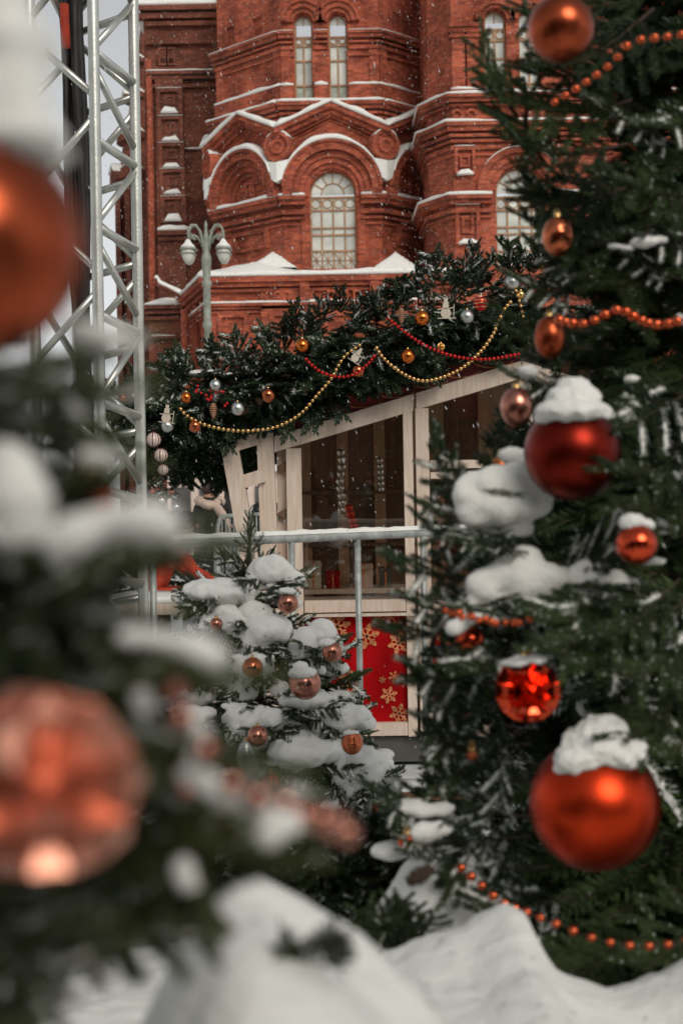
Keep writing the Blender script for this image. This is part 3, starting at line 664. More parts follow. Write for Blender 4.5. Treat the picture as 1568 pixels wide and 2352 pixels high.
for ang in (18, 162, 198, 342):
    T = Matrix.Translation((bx, YLm, zt+.12)) @ Matrix.Rotation(radians(ang), 4, 'Z') @ Matrix.Scale(.56, 4)
    arc = [(.08, 0, -.45), (.12, 0, -.1), (.2, 0, .2), (.32, 0, .36), (.46, 0, .36), (.56, 0, .22), (.58, 0, .05), (.50, 0, -.03), (.46, 0, .05), (.49, 0, .11)]
    a = MB().tube(arc, [.05, .05, .045, .042, .04, .036, .032, .028, .024, .02], 8, 0, T)
    a.tube([(.16, 0, -.2), (.28, 0, .0), (.40, 0, .06), (.44, 0, -.02), (.39, 0, -.08), (.34, 0, -.03)], [.035, .032, .03, .026, .024, .02], 8, 0, T)
    a.tube([(.57, 0, .1), (.58, 0, -.12)], .022, 8, 0, T)
    a.build('arm', 'lamp', lamp, smooth=True)
    Tl = T @ Matrix.Translation((.58, 0, -.12))
    hd = MB().lathe([(0, .02), (.05, .0), (.06, -.08), (.10, -.13), (.20, -.20), (.255, -.27), (.255, -.30), (.19, -.29), (0, -.28)], 18, 0, Tl).build('lantern_hood', 'lamp', lamp, auto=40)
    MB().lathe([(.18, -.29), (.20, -.38), (.195, -.46), (.165, -.58), (.10, -.68), (.03, -.72), (0, -.72)], 18, 0, Tl).build('globe', 'globe', lamp, smooth=True)
    MB().lathe([(.20, -.40), (.235, -.40), (.235, -.44), (.20, -.44)], 18, 0, Tl).build('lantern_band', 'lamp', lamp, auto=40)
    MB().lathe([(.0, .05), (.07, .0), (.13, -.11), (.21, -.18), (.24, -.25), (.1, -.17), (0, -.1)], 16, 0, Tl).build('snow_cap', 'snow', lamp, smooth=True)

# ================================================================== truss tower (aluminium, four chords)
YT = 6.5
tr0 = at(226, 700, YT); tr0.z = 0
trs = thing('truss_tower', 'aluminium lattice truss tower with round chords and zigzag braces', 'truss', tr0)
uT = unit(YT)
A_ = at(226, 700, YT).xy; e1 = at(318, 700, 6.82).xy-A_; e2 = Vector((-e1.y, e1.x))     # two sides at right angles
ch = [A_, A_+e1, A_+e2, A_+e1+e2]
H = 4.6; rc_ = .026
for p in ch:
    MB().tube([(p.x, p.y, 0.02), (p.x, p.y, H)], rc_, 14, cap=True).build('chord', 'alu', trs, auto=50)
def zT(py): return at(270, py, YT).z
zr0 = zT(118); per = 201*uT
def brace(p, q, z0, z1, r=.017):
    MB().tube([(p.x, p.y, z0), (q.x, q.y, z1)], r, 10).build('brace', 'alu', trs, smooth=True)
for (i, j, ph, rung) in ((0, 1, 0, 1), (0, 2, .55, 0), (2, 3, .5, 0), (1, 3, .3, 1)):
    k = -5
    while True:
        za = zr0-(k+ph)*per
        if za-per < .1: break
        if za < H-.05:
            if rung: brace(ch[i], ch[j], za, za-per*.14, .021 if i+j == 1 else .018)
            top, bot = za-per*.18, za-per*.95
            if k % 2: brace(ch[i], ch[j], bot, top)
            else: brace(ch[i], ch[j], top, bot)
        k += 1
# cables running down the truss
cb0 = at(172, 600, 6.9)
cab = thing('cable_bundle', 'thick bundle of black cables hanging inside the truss tower', 'cable', (cb0.x, cb0.y, 0.0))
for i, (a, b_, r) in enumerate(((136, 178, .016), (142, 186, .02), (158, 192, .024), (172, 199, .024), (184, 205, .02), (166, 196, .02))):
    pts = []
    for k in range(16):
        py = -60+k*130; t = k/15
        px = a+(b_-a)*min(1, (py+60)/900)+5*sin(k*1.1+i)
        p = at(px, py, 6.85+.03*(i % 3)); pts.append(p)
    pts[-1].z = 0.03
    MB().tube(pts, r, 8).build('cable', 'cable', cab, smooth=True)
hb = MB().tube([at(148, 10, 6.8), at(150, 60, 6.8), at(152, 110, 6.8)], .022, 10); hb.build('coupling', 'orange_coat', cab, smooth=True)

# ================================================================== hand rail
rl0 = at(440, 1240, 7.0)
rail = thing('hand_rail', 'snow-dusted grey steel hand rail behind the small snowy tree', 'railing', (rl0.x, rl0.y, 0))
pa, pb = at(330, 1247, 6.85), at(1180, 1213, 8.2)
rz = 1.295
pa.z = rz+.0; pb.z = rz
MB().tube([pa.lerp(pb, k/14) for k in range(15)], .026, 14).build('top_rail', 'galv', rail, smooth=True)
sn = MB(); v, f = [], []
for k in range(120):
    t = k/119; p = pa.lerp(pb, t); h = .012+.010*noise.noise(Vector((t*30, 0, 0)))
    d = Vector((pb-pa)).normalized(); nrm = Vector((-d.y, d.x, 0))
    w_ = .021+.006*noise.noise(Vector((t*44, 5, 0)))
    v += [p+nrm*-w_+Vector((0, 0, .017)), p+nrm*-w_*.8+Vector((0, 0, .026+h*.7)), p+Vector((0, 0, .028+h)), p+nrm*w_*.8+Vector((0, 0, .026+h*.7)), p+nrm*w_+Vector((0, 0, .017))]
for k in range(119):
    for j in range(4): f.append((k*5+j, k*5+j+1, (k+1)*5+j+1, (k+1)*5+j))
sn.add(v, f).build('snow_strip', 'snow_fine', rail, smooth=True)
for px in (345, 495, 666, 816, 964, 1120):
    t = 0; best = None
    for k in range(200):
        q = pa.lerp(pb, k/199); pxx = CX+F*(q.x/q.y)*1
        if best is None or abs(pxx-px-3) < best[0]: best = (abs(pxx-px-3), q)
    q = best[1]
    MB().tube([(q.x, q.y, 0), (q.x, q.y, rz-.02)], .0175, 10).build('post', 'galv', rail, smooth=True)
p2a, p2b = pa.copy(), pb.copy(); p2a.z = p2b.z = .16
# ================================================================== low bench behind the tree
bn0 = at(960, 1815, 6.9)
bench = thing('bench', 'low brown bench with thin black legs standing in the snow', 'bench', (bn0.x, bn0.y, 0))
zt = bn0.z
MB().box(bn0.x-.32, bn0.x+.36, bn0.y-.02, bn0.y+.24, zt-.045, zt).build('seat', 'bench', bench)
MB().snowrun([(bn0.x-.31, zt), (bn0.x+.35, zt)], bn0.y, bn0.y+.23, .012, step=.05).build('snow_strip', 'snow_fine', bench, smooth=True)
for dx in (-.26, -.22, .0, .06, .28):
    MB().tube([(bn0.x+dx, bn0.y+.02, zt-.045), (bn0.x+dx*.7+.02, bn0.y+.2, .0)], .005, 6).build('leg', 'cable', bench)
MB().tube([(bn0.x-.3, bn0.y+.03, zt-.085), (bn0.x+.34, bn0.y+.03, zt-.085)], .004, 6).build('stretcher', 'cable', bench)

# ================================================================== crowd barrier
YB = 13.5
ba, bb_ = at(500, 1190, YB), at(660, 1160, YB+1.6)
br_ = thing('crowd_barrier', 'silver crowd barrier with upright bars beside the dark coated person', 'barrier', (ba.x, ba.y, 0))
topz = at(510, 1186, YB).z
def bp(t, z): return Vector((ba.x+(bb_.x-ba.x)*t, ba.y+(bb_.y-ba.y)*t, z))
fr = [bp(0, .06), bp(0, topz-.09), bp(.025, topz-.03), bp(.07, topz), bp(1, topz), bp(1, .06)]
MB().tube(fr, .021, 10).build('frame', 'galv', br_, smooth=True)
MB().tube([bp(0, .2), bp(1, .2)], .018, 8).build('bottom_rail', 'galv', br_, smooth=True)
for k in range(1, 19): MB().tube([bp(k/19, .2), bp(k/19, topz)], .0085, 6).build('bar', 'galv', br_, smooth=True)
for t in (.06, .94): MB().tube([bp(t, .1)+Vector((-.1, -.3, -.1)), bp(t, .1), bp(t, .1)+Vector((.1, .3, -.1))], .02, 8).build('foot', 'galv', br_, smooth=True)

# ================================================================== people (skinned skeletons)
def hand(v, e, r, wrist, d, up, side):
    """palm and five fingers, slightly curled"""
    d = d.normalized(); up = up.normalized(); s = d.cross(up).normalized()*side
    b = len(v); v.append(wrist[1]+d*.06); r.append((.034, .02)); e.append((wrist[0], b))
    for k, (o, l) in enumerate(((-.027, .07), (-.009, .08), (.009, .075), (.026, .06))):
        i = len(v); v += [wrist[1]+d*.095+s*o, wrist[1]+d*(.095+l*.55)+s*o*1.1-up*.008, wrist[1]+d*(.095+l*.9)+s*o*1.1-up*.035]
        r += [(.010, .010), (.009, .009), (.007, .007)]; e += [(b, i), (i, i+1), (i+1, i+2)]
    i = len(v); v += [wrist[1]+d*.045-s*.042, wrist[1]+d*.085-s*.05-up*.012]; r += [(.011, .011), (.009, .009)]; e += [(b, i), (i, i+1)]
def person(label, loc, yaw, h, J, coat, legs, skin_hands=True, hair='hair', group=None):
    """J: joint positions (x right, y forward, z up) at 1.7 m height; one continuous body, clothes as material zones, head with face"""
    root = thing('person', label, 'person', loc, group)
    k = h/1.7
    names = ['pelvis', 'spine', 'chest', 'neck', 'head', 'crown', 'shl', 'elbl', 'wrl', 'shr', 'elbr', 'wrr', 'hipl', 'knl', 'anl', 'tol', 'hipr', 'knr', 'anr', 'tor']
    R_ = dict(pelvis=(.17, .13), spine=(.155, .115), chest=(.185, .125), neck=(.06, .06), head=(.076, .092), crown=(.055, .065), shl=(.075, .075), elbl=(.056, .056), wrl=(.042, .042), shr=(.075, .075), elbr=(.056, .056), wrr=(.042, .042),
              hipl=(.10, .10), knl=(.07, .07), anl=(.05, .05), tol=(.045, .035), hipr=(.10, .10), knr=(.07, .07), anr=(.05, .05), tor=(.045, .035))
    v = [Vector(J[n]) for n in names]; r = [R_[n] for n in names]
    ix = {n: i for i, n in enumerate(names)}
    e = [(ix[a], ix[b]) for a, b in (('pelvis', 'spine'), ('spine', 'chest'), ('chest', 'neck'), ('neck', 'head'), ('head', 'crown'), ('chest', 'shl'), ('shl', 'elbl'), ('elbl', 'wrl'), ('chest', 'shr'), ('shr', 'elbr'), ('elbr', 'wrr'),
        ('pelvis', 'hipl'), ('hipl', 'knl'), ('knl', 'anl'), ('anl', 'tol'), ('pelvis', 'hipr'), ('hipr', 'knr'), ('knr', 'anr'), ('anr', 'tor'))]
    for n, s in (('l', -1), ('r', 1)):
        d = Vector(J['wr'+n])-Vector(J['elb'+n]); hand(v, e, r, (ix['wr'+n], Vector(J['wr'+n])), d, Vector((s, .2, .3)) if abs(d.normalized().z) > .8 else Vector((0, 0, 1)), s)
    me = bpy.data.meshes.new('body'); me.from_pydata([tuple(p*k) for p in v], e, [])
    bm = bmesh.new(); bm.from_mesh(me); sk = bm.verts.layers.skin.verify()
    for i, vt in enumerate(bm.verts): vt[sk].radius = (r[i][0]*k, r[i][1]*k); vt[sk].use_root = (i == 0)
    bm.to_mesh(me); bm.free()
    T = Matrix.Translation(loc) @ Matrix.Rotation(yaw, 4, 'Z')
    tmp = bpy.data.objects.new('tmp', me); COL.objects.link(tmp)
    a = tmp.modifiers.new('s', 'SKIN'); a.use_smooth_shade = True
    b = tmp.modifiers.new('d', 'SUBSURF'); b.levels = 2; b.render_levels = 2
    dg = bpy.context.evaluated_depsgraph_get(); m2 = bpy.data.meshes.new_from_object(tmp.evaluated_get(dg)); m2.name = 'body'
    bpy.data.objects.remove(tmp)
    m2.materials.clear()
    for q in (coat, legs, 'skin', 'hair'): m2.materials.append(M[q])
    zn, zp = J['neck'][2]*k+.03, J['pelvis'][2]*k-.12
    wl, wr_ = Vector(J['wrl'])*k, Vector(J['wrr'])*k
    for p in m2.polygons:
        c = p.center
        if c.z > zn: p.material_index = 2
        elif (c-wl).length < .2 and (c-wl).dot(wl-Vector(J['elbl'])*k) > 0 or (c-wr_).length < .2 and (c-wr_).dot(wr_-Vector(J['elbr'])*k) > 0: p.material_index = 2
        elif c.z < zp: p.material_index = 1
    bo = put('body', m2, T, root)
    hd = Vector(J['head'])*k; fw = Vector((0, 1, 0))
    # face and hair are parts of the figure
    def bit(name, mat, c, rad, seg=10):
        bm = bmesh.new(); bmesh.ops.create_uvsphere(bm, u_segments=seg, v_segments=max(6, seg//2+2), radius=1)
        mm = bpy.data.meshes.new(name); bm.to_mesh(mm); bm.free(); mm.materials.append(M[mat]); mm.polygons.foreach_set('use_smooth', [True]*len(mm.polygons))
        return put(name, mm, T @ Matrix.Translation(hd+Vector(c)*k) @ Matrix.Diagonal((rad[0]*k, rad[1]*k, rad[2]*k, 1)), root)
    bit('nose', 'skin', (0, .098, -.005), (.013, .02, .022)); bit('mouth', 'orange_coat', (0, .088, -.045), (.022, .008, .007))
    for s in (-1, 1):
        bit('eye', 'cable', (s*.03, .086, .02), (.012, .008, .008)); bit('ear', 'skin', (s*.08, -.005, .0), (.012, .02, .03))
    if hair: bit('hair', hair, (0, -.022, .035), (.094, .102, .10), 16)
    return root, T, hd, k, bit
STAND = dict(pelvis=(0, 0, .95), spine=(0, -.01, 1.12), chest=(0, 0, 1.30), neck=(0, .0, 1.46), head=(0, .015, 1.58), crown=(0, .005, 1.645),
    shl=(-.17, 0, 1.36), elbl=(-.23, -.02, 1.10), wrl=(-.19, .16, .98), shr=(.17, 0, 1.36), elbr=(.24, -.01, 1.10), wrr=(.12, .24, 1.12),
    hipl=(-.09, 0, .88), knl=(-.10, .02, .50), anl=(-.10, -.02, .09), tol=(-.11, .13, .04), hipr=(.09, 0, .88), knr=(.10, .03, .50), anr=(.10, .0, .09), tor=(.12, .15, .04))
p1 = at(482, 1300, 17.5); p1.z = .0
root, T, hd, k, bit = person('person in a long dark coat and cream scarf, seen from behind', p1, radians(-35), 1.66, STAND, 'coat', 'coat')
sc = MB()
for i, (z, r0, r1) in enumerate(((.0, .115, .12), )):
    pts = [(1.0*.135*cos(a), .01+.125*sin(a), -.155+.03*sin(2*a)) for a in [2*pi*j/14 for j in range(15)]]
    sc.tube([hd+Vector(p) for p in pts], [.058+.01*sin(j*2.3) for j in range(15)], 10, 0, T, cap=False)
    sc.tube([hd+Vector(p) for p in ((.10, -.02, -.15), (.17, -.06, -.21), (.22, -.03, -.30), (.22, .05, -.42), (.20, .1, -.52))], [.05, .055, .06, .055, .045], 10, 0, T)
sc.build('scarf', 'scarf', root, smooth=True)
ct = MB().lathe([(.19, 1.0), (.21, .85), (.23, .6), (.25, .38), (.23, .37), (.19, .6)], 20, 0, T @ Matrix.Diagonal((1, .8, 1, 1))); ct.build('coat_skirt', 'coat', root, smooth=True)
p2 = at(530, 1300, 18.5); p2.z = 0
J2 = dict(STAND); J2['wrr'] = (.10, .30, 1.25); J2['elbr'] = (.24, .08, 1.12)
root, T, hd, k, bit = person('person in a dark hooded jacket behind the slanted timber post', p2, radians(60), 1.70, J2, 'coat', 'jeans')
bit('hood', 'coat', (0, -.035, .02), (.115, .11, .135), 16)
p4 = at(615, 1300, 16.5); p4.z = 0
root, T, hd, k, bit = person('person in dark clothes seen between the two timber posts', p4, radians(150), 1.64, STAND, 'coat', 'coat')
bit('hat', 'coat', (0, -.01, .055), (.105, .108, .085), 16)
p3 = at(385, 1300, 14.0); p3.z = 0
J3 = dict(pelvis=(0, -.15, .55), spine=(0, -.08, .72), chest=(0, .05, .90), neck=(0, .14, 1.05), head=(0, .2, 1.17), crown=(0, .21, 1.235),
    shl=(-.17, .06, .96), elbl=(-.25, .2, .74), wrl=(-.16, .42, .66), shr=(.17, .06, .96), elbr=(.26, .2, .74), wrr=(.16, .42, .64),
    hipl=(-.1, -.15, .50), knl=(-.14, .28, .52), anl=(-.13, .2, .09), tol=(-.14, .35, .04), hipr=(.1, -.15, .50), knr=(.14, .28, .52), anr=(.13, .2, .09), tor=(.14, .35, .04))
root, T, hd, k, bit = person('crouching person in an orange-red jacket and grey trousers near the barrier', p3, radians(-70), 1.75, J3, 'orange_coat', 'jeans')
bit('hat', 'coat', (0, -.01, .055), (.105, .108, .085), 16)
# ================================================================== market stall
YS = 8.6; uS = unit(YS)
def S(px, py, dy=0.0): return at(px, py, YS+dy)
def sx(px, py=1150): return S(px, py).x
def sz(py, px=900): return S(px, py).z
st0 = S(800, 1700); 
stall = thing('market_stall', 'pale pine market stall with sloping glazed front and red snowflake panel', 'market stall', (st0.x, YS, 0))
def quadpanel(pts, y0, y1, name, mat, holes=(), parent=stall):
    """picture points -> board in the stall's front plane between depths y0,y1 (offsets)"""
    P = [(S(*p).x, S(*p).z) for p in pts]; Hs = [[(S(*p).x, S(*p).z) for p in h] for h in holes]
    return MB().panel(P, Hs, YS+y0, YS+y1).build(name, mat, parent)
slope = lambda px: 1003-(px-630)*(173/565.0)          # top edge of the sloping beam
# sloping head beam, split over the two bays
quadpanel([(630, slope(630)), (948, slope(948)), (948, slope(948)+38), (630, slope(630)+36)], -.03, .07, 'head_beam', 'wood')
quadpanel([(955, slope(955)), (1195, slope(1195)), (1195, slope(1195)+40), (955, slope(955)+38)], -.03, .07, 'head_beam', 'wood')
quadpanel([(1197, slope(1195)), (1440, 905), (1440, 945), (1197, slope(1195)+40)], -.03, .07, 'head_beam', 'wood')
def upright(px0, px1, py0, py1, y0=-.028, y1=.068, name='upright', mat='wood'):
    b = MB(); x0, x1 = sx(px0, 1200), sx(px1, 1200)
    b.box(x0, x1, YS+y0, YS+y1, sz(py1, (px0+px1)/2), sz(py0, (px0+px1)/2)); return b.build(name, mat, stall)
upright(660, 694, 1030, 1690); upright(929, 950, 940, 1690); upright(957, 987, 938, 1690); upright(1196, 1225, 870, 1690)
upright(1420, 1450, 950, 1690)
def railb(px0, px1, py0, py1, y0=-.02, y1=.06, name='rail', mat='wood'):
    b = MB(); b.box(sx(px0), sx(px1), YS+y0, YS+y1, sz(py1, (px0+px1)/2), sz(py0, (px0+px1)/2)); return b.build(name, mat, stall)
railb(695.5, 927.5, 1378, 1405); railb(988.5, 1194.5, 1378, 1405); railb(695.5, 927.5, 1660, 1690); railb(988.5, 1194.5, 1660, 1690); railb(1226.5, 1418.5, 1378, 1405)
railb(988.5, 1194.5, 1056, 1075); railb(988.5, 1194.5, 1083, 1098)
railb(650, 1450, 1404, 1410, -.06, .1, 'sill')
# jamb boards and glass
quadpanel([(694, 1022), (928, 948), (928, 1378), (694, 1378)], .035, .041, 'glass_pane', 'glass')
quadpanel([(987, 930), (1196, 868), (1196, 1056), (987, 1056)], .035, .041, 'glass_pane', 'glass')
quadpanel([(987, 1098), (1196, 1098), (1196, 1378), (987, 1378)], .035, .041, 'glass_pane', 'glass')
# red panels with snowflakes
def red_panel(px0, px1):
    p = MB(); p.box(sx(px0), sx(px1), YS+.02, YS+.045, sz(1661), sz(1409)); return p.build('red_panel', 'redpanel', stall)
rp1 = red_panel(695, 928); rp2 = red_panel(988, 1195); rp3 = red_panel(1226, 1419)
tag(rp1, 'red panel printed with gold snowflakes')
def flake(px, py, r, parent, kind):
    c = S(px, py); b = MB(); rr = r*uS*.86; w_ = rr*.085
    for k in range(6):
        T = Matrix.Translation((c.x, YS+.014, c.z)) @ Matrix.Rotation(radians(60*k+15), 4, 'Y')
        b.box(-w_, w_, 0, .003, 0, rr, T)
        for t, l in (((.45, .34), (.72, .24)) if kind else ((.6, .28),)):
            for s in (-1, 1):
                T2 = T @ Matrix.Translation((0, -.0005*(k+1), rr*t)) @ Matrix.Rotation(radians(s*52), 4, 'Y')
                b.box(-w_*.8, w_*.8, 0, .003, 0, rr*l, T2)
        b.lathe([(0, 0), (w_*1.7, .0), (w_*1.7, .0035), (0, .0035)], 8, 0, Matrix.Translation((c.x+rr*.93*sin(radians(60*k+15)), YS+.0135, c.z+rr*.93*cos(radians(60*k+15)))) @ Matrix.Rotation(pi/2, 4, 'X'))
    b.build('snowflake_print', 'goldprint', parent)
for px, py, r, kd in ((775, 1440, 34, 1), (842, 1462, 33, 1), (915, 1478, 28, 1), (800, 1570, 34, 1), (905, 1555, 15, 0), (878, 1562, 9, 0), (893, 1597, 22, 1), (820, 1640, 30, 1), (917, 1640, 26, 1), (870, 1425, 14, 0), (745, 1480, 26, 1), (740, 1620, 24, 1)):
    flake(px, py, r, rp1, kd)
for px, py, r, kd in ((1030, 1460, 33, 1), (1100, 1520, 30, 1), (1035, 1605, 30, 1), (1150, 1600, 26, 1), (1160, 1450, 24, 0)): flake(px, py, r, rp2, kd)
b = MB()
for cx_, cy_, r0 in ((895, 1430, 26), (900, 1428, 14)):
    pts = [S(cx_+(r0*(1-k/40))*cos(k*.28), cy_+(r0*(1-k/40))*sin(k*.28)*.85) for k in range(30)]
    for p in pts: p.y = YS+.016
    b.tube(pts, .0035, 5)
b.build('swirl_print', 'goldprint', rp1)
# plinth, steps of the stall
b = MB(); b.box(sx(650), sx(1450), YS+.03, YS+2.2, sz(1752), sz(1694)); b.build('plinth', 'plinth', stall)
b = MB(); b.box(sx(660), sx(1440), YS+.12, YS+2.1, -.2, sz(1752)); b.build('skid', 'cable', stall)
# interior: floor, counter, back wall with its own window frames, far side
D = 2.1
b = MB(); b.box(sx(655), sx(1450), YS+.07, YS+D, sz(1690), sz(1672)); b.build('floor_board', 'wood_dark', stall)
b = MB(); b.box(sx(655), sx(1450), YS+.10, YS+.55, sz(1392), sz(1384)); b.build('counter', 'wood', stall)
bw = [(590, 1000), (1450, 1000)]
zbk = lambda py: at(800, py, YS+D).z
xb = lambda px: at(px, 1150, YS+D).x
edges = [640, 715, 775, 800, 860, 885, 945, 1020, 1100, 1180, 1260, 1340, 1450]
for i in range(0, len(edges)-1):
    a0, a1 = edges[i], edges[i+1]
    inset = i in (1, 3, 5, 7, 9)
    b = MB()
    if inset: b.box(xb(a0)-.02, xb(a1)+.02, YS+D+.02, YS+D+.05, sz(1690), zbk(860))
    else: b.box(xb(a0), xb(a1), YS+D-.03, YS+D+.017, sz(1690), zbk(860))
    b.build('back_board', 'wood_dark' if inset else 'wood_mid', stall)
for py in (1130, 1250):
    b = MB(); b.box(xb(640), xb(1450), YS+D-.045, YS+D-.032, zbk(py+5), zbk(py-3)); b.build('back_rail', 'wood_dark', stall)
# inside shelf with goods glimpsed through the glass
b = MB(); b.box(xb(700), xb(1020), YS+D-.5, YS+D-.1, zbk(1352), zbk(1342)); b.build('shelf', 'wood', stall)
for px, w_, h_, mt in ((720, 34, 60, 'palewood'), (765, 30, 38, 'redpanel'), (835, 40, 52, 'scarf'), (885, 26, 44, 'plinth')):
    x = at(px, 1340, YS+D-.35).x; z0 = zbk(1342)+.001; hw_ = w_*unit(YS+D)/2; hh = h_*unit(YS+D)
    gb_ = thing('gift_box', {'palewood': 'pale gift box on the shelf inside the stall', 'redpanel': 'small red gift box on the shelf inside the stall', 'scarf': 'cream gift box on the shelf inside the stall', 'plinth': 'narrow dark gift box on the shelf inside the stall'}[mt], 'box', (x, YS+D-.35, z0), 'goods inside the stall')
    MB().box(x-hw_, x+hw_, YS+D-.42, YS+D-.28, z0, z0+hh).build('carton', mt, gb_)
    MB().box(x-hw_*.12, x+hw_*.12, YS+D-.424, YS+D-.276, z0+.001, z0+hh+.003).build('ribbon', 'goldprint', gb_)
    MB().box(x-hw_-.004, x+hw_+.004, YS+D-.428, YS+D-.272, z0+hh*.8, z0+hh*.8+.02).build('lid_band', mt, gb_)
# roof boards over the gable, red fascia, and the porch at the left
def roofpt(px, py, dy): return at(px, py, YS).xyz+Vector((0, dy, 0))
RL = [(255, 905), (470, 895), (1200, 640)]
def rz_line(px):
    for (x0, y0), (x1, y1) in zip(RL[:-1], RL[1:]):
        if px <= x1: return y0+(y1-y0)*(px-x0)/(x1-x0)
    return RL[-1][1]+(px-1200)*.33
b = MB(); v = []
for px, py in ((255, 935), (470, 925), (1200, 700), (1500, 800)):
    for dy, dz in ((-.05, 0), (2.4, 0), (-.05, -.05), (2.4, -.05)): v.append(roofpt(px, py, dy)+Vector((0, 0, dz)))
f = []
for i in range(3): a = i*4; c = a+4; f += [(a, a+1, c+1, c), (a+2, c+2, c+3, a+3), (a, c, c+2, a+2), (a+1, a+3, c+3, c+1)]
f += [(0, 2, 3, 1), (12, 13, 15, 14)]
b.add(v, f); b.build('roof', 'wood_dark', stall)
quadpanel([(640, 1000), (1195, 828), (1195, 770), (640, 940)], .0, .03, 'fascia', 'fascia')
quadpanel([(250, 955), (470, 945), (700, 880), (1200, 712), (1200, 650), (960, 728), (700, 820), (470, 885), (250, 915)], .05, .085, 'barge_board', 'wood_dark')
for k in range(7):
    px = 690+k*75; c = S(px, slope(px)-35); b = MB()
    pts = [Vector((c.x+.1*cos(t*.5)*(1-t/18)+.02*t, YS-.006, c.z+.06*sin(t*.5)*(1-t/18))) for t in range(15)]
    b.tube(pts, .004, 5); b.build('swirl_print', 'goldprint', stall)
def timber(p, q, w_, y0, y1, name='post', mat='wood', px=True):
    """squared timber in the front plane from picture point p to q, w_ picture units wide"""
    d = Vector((q[0]-p[0], q[1]-p[1])).normalized(); n_ = Vector((-d.y, d.x))*w_/2
    return quadpanel([(p[0]-n_.x, p[1]-n_.y), (q[0]-n_.x, q[1]-n_.y), (q[0]+n_.x, q[1]+n_.y), (p[0]+n_.x, p[1]+n_.y)], y0, y1, name, mat)
timber((522, 985), (600, 1420), 38, -.10, .0); timber((608, 980), (636, 1690), 38, -.035, .06)
timber((548, 1110), (607, 1092), 30, -.07, -.04, 'cross_piece'); timber((545, 1022), (592, 1008), 28, -.07, -.04, 'cross_piece')
timber((500, 1003), (560, 1003), 9, .4, .44, 'cross_piece', 'wood_dark'); timber((425, 990), (520, 1000), 9, .35, .40, 'cross_piece', 'wood_dark')
b = MB(); b.box(sx(636), sx(659), YS+.05, YS+.12, 0.02, sz(1005, 650)); b.build('corner_post', 'wood', stall)
for py in (1072, 1180): quadpanel([(634, py), (655, py-12), (655, py+12)], .0, .05, 'notch_shadow', 'wood_dark')  # notch shadows built as dark triangles beside the corner post
MB().lathe([(0, 0), (.012, .0), (.012, .008), (0, .01)], 10, 0, Matrix.Translation(S(611, 1003)-Vector((0, .036, 0))) @ Matrix.Rotation(pi/2, 4, 'X')).build('bolt', 'galv', stall)
# left counter shelf of the porch (pale board seen low at the left)
b = MB(); p = at(380, 1385, 8.2); b.box(p.x-.35, p.x+.3, 8.0, 8.5, p.z-.05, p.z+.02); b.build('side_counter', 'wood', stall)
MB().snowrun([(p.x-.35, p.z+.02), (p.x+.3, p.z+.02)], 8.0, 8.48, .05, step=.1).build('snow_strip', 'snow_fine', stall, smooth=True)
for dx in (-.3, .25): MB().box(p.x+dx, p.x+dx+.06, 8.1, 8.16, 0, p.z-.05).build('counter_leg', 'wood', stall)
